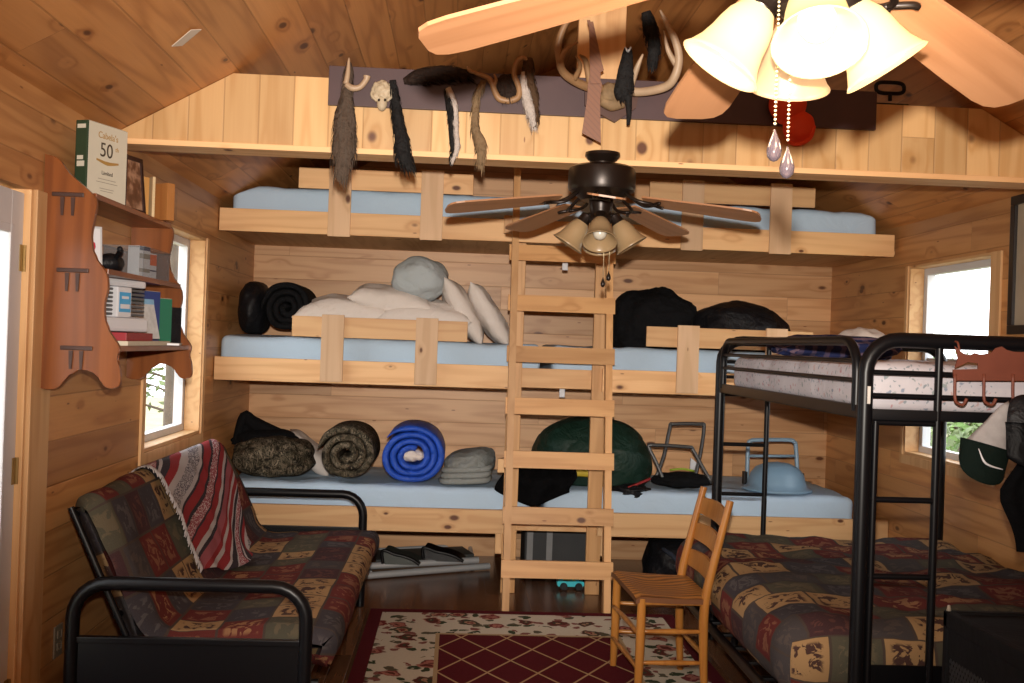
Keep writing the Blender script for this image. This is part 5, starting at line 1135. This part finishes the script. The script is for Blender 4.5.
def cap(label, cx, cz, s, m_front, m_back, logo=None, tilt=0.0, tall=1.0):
    o = thing('baseball_cap', label, 'cap', (cx, yR - .09, cz), 'caps on the fish rack'); o.rotation_euler = (0, tilt, 0)
    b = BM()
    def dome(u, v):
        a = math.pi * (u * 2 - 1); ph = v * math.pi / 2; q_ = (1 - v) ** .72 if tall > 1.2 else math.cos(ph) ** .8; r = .092 * s * q_ * (1 + (.16 * noise.noise(V((a * 2.2, v * 4, 2))) if tall > 1.2 else 0)); return V((r * math.sin(a) + (.035 * v if tall > 1.2 else 0), -.055 * s * math.cos(a) * q_ - .01, .02 + .145 * s * tall * (v if tall > 1.2 else math.sin(ph))))
    sheet(b, dome, 28, 10); bmesh.ops.remove_doubles(b, verts=b.verts, dist=.0005); obj('crown', b, m_back, o, True, local=True)
    b = BM()
    def front(u, v):
        a = math.pi * .62 * (u * 2 - 1); ph = v * .95; rr = 1.02; return V((.092 * s * rr * math.sin(a), -.058 * s * math.cos(a) - .006, .02 + .105 * s * (v - .75) - .02))
    def bill(u, v):
        a = math.pi * (u * 2 - 1) * .5; r = .098 * s; w = 1 - v * .06; return V((r * math.sin(a) * w, -.058 * s * math.cos(a) - .004 - .012 * v, .018 - (.09 * s) * v * max(.05, math.cos(a)) ** .55 + .055 * s * (1 - v)))
    sheet(b, bill, 24, 10); bmesh.ops.solidify(b, geom=b.faces[:], thickness=.004); obj('front_and_bill', b, m_front, o, True, local=True)
    if logo:
        b = BM(); tube(b, [(-.055 * s, -.065, .05 * s), (-.03 * s, -.077, .01 * s), (.0, -.078, .0), (.05 * s, -.072, .0)], [.0015, .004, .0035, .002], 6, 5); obj('white_stroke', b, logo, o, True, local=True)
    return o
m_capgreen = cloth('dark_green_cap_cloth', (.010, .020, .016), .85, wrinkle=.3, scale=20)
t = NT('white_cap_mesh'); o_ = t.obj(); n = t.noise(o_, 30.0, 3.0); m_mesh = t.done(t.mix(n, (.22, .21, .21), (.42, .40, .40)), .8)
p = fr_(985, 402); q1 = fr_(984, 452)
cap('dark green trucker cap with white mesh back hanging on the fish rack', p.x - .06, q1.z - .03, .88, m_capgreen, m_mesh, m_white, R(14), 1.62)
p = fr_(1026, 430); cap('black cap hanging on the fish rack at the picture edge', p.x - .055, p.z - .04, 1.0, m_blacknylon, m_blacknylon)
b = BM()
def jk(u, v):
    c = fr_(1036, 470); w = .03 + .10 * min(1, v * 2.0) * (1 - .5 * max(0, v - .6) / .4); return V((c.x + (u - .5) * 2 * w + .01 * math.sin(v * 9), yR - .03 - .03 * math.sin(math.pi * u) - .012 * math.sin(u * 17), c.z + .16 - .42 * v - .03 * abs(u - .5)))
sheet(b, jk, 24, 20); bmesh.ops.solidify(b, geom=b.faces[:], thickness=.01); one('black_jacket', 'black jacket hanging under the caps at the right picture edge', 'jacket', b, m_blackcloth, smooth=True)

# ------------------------------------------------------------------ black mesh-sided crate
o = thing('mesh_crate', 'black mesh sided soft pet crate in the near right corner', 'pet crate', (1.78, 2.72, 0))
cx0, cx1, cy0, cy1, ch_ = 1.505, 2.05, 2.33, 3.12, .765
m_crate = cloth('black_crate_nylon', (.0045, .0045, .0055), .7, wrinkle=.2, spec=.15)
b = BM(); th = .03
for (x, y) in ((cx0, cy0), (cx0, cy1 - th), (cx1 - th, cy0), (cx1 - th, cy1 - th)): box(b, x, x + th, y, y + th, .01, ch_, .008)
for z in (.004, ch_ - .045):
    for r in ((cx0, cx1, cy0, cy0 + th), (cx0, cx1, cy1 - th, cy1), (cx0, cx0 + th, cy0, cy1), (cx1 - th, cx1, cy0, cy1)): box(b, *r, z, z + .05, .006)
box(b, cx0 + .02, cx1 - .02, cy0 + .02, cy1 - .02, ch_ - .012, ch_ - .002, .002); box(b, cx0 + .02, cx1 - .02, cy0 + .02, cy1 - .02, .004, .02, .002); box(b, cx0 + .005, cx0 + .012, cy0 + .02, cy1 - .02, ch_ - .13, ch_ - .04, .002)
obj('frame', b, m_crate, o)
t = NT('black_netting'); u = t.sep(t.obj()); k = .018
A = t.ma('FRACT', t.ma('DIVIDE', t.ma('ADD', u[1], t.ma('MULTIPLY', u[2], .6)), k)); B_ = t.ma('FRACT', t.ma('DIVIDE', t.ma('SUBTRACT', u[1], t.ma('MULTIPLY', u[2], .6)), k)); msk = t.ma('MAXIMUM', t.ma('LESS_THAN', A, .34), t.ma('LESS_THAN', B_, .34))
t.done((.022, .022, .024), .6); tr = t.n('ShaderNodeBsdfTransparent'); mx = t.n('ShaderNodeMixShader'); t.nt.links.new(msk, mx.inputs[0]); t.nt.links.new(tr.outputs[0], mx.inputs[1]); t.nt.links.new(t.b.outputs[0], mx.inputs[2]); t.nt.links.new(mx.outputs[0], t.out.inputs[0]); m_net = t.m
b = BM(); box(b, cx0 + .010, cx0 + .013, cy0 + .03, cy1 - .03, .04, ch_ - .12); obj('mesh_panel', b, m_net, o); b = BM(); box(b, cx1 - .013, cx1 - .010, cy0 + .03, cy1 - .03, .04, ch_ - .12); obj('mesh_panel', b, m_net, o)
b = BM(); 
for y in (cy0 + .022, cy1 - .026): box(b, cx0 + .03, cx1 - .03, y, y + .004, .03, ch_ - .03)
obj('end_cloth', b, m_crate, o)
b = BM(); q = V((1.60, 2.72, ch_ + .012)); tube(b, [q + V((.018 * math.cos(a), .0 + .006 * math.sin(a), .02 * math.sin(a))) for a in [R(-150 + 28 * k) for k in range(12)]], .0035, 8); obj('zip_ring', b, m_alu, o, True)
b = BM(); tube(b, [V((cx0 + .012, cy1 - .012, ch_ + .002)), V((cx0 + .012, cy1 - .012, ch_ + .022))], [.008, .004], 10); obj('corner_cap', b, m_plate, o, True)

# framed picture on the right wall
o = thing('wall_picture', 'large dark framed picture on the right wall at the picture edge', 'picture', (XR - .02, 4.72, 1.66))
b = BM(); y0, y1, z0, z1, q = 4.35, 5.045, 1.665, 2.345, .045
for r in ((y0, y1, z0, z0 + q), (y0, y1, z1 - q, z1), (y0, y0 + q, z0 + q, z1 - q), (y1 - q, y1, z0 + q, z1 - q)): box(b, XR - .03, XR - .002, *r, .005)
obj('frame', b, plain('near_black_frame', (.012, .008, .007), .35), o)
b = BM(); box(b, XR - .014, XR - .008, y0 + q - .002, y1 - q + .002, z0 + q - .002, z1 - q + .002); obj('print', b, plain('faded_print', (.40, .33, .24), .25, var=.25, scale=5), o)
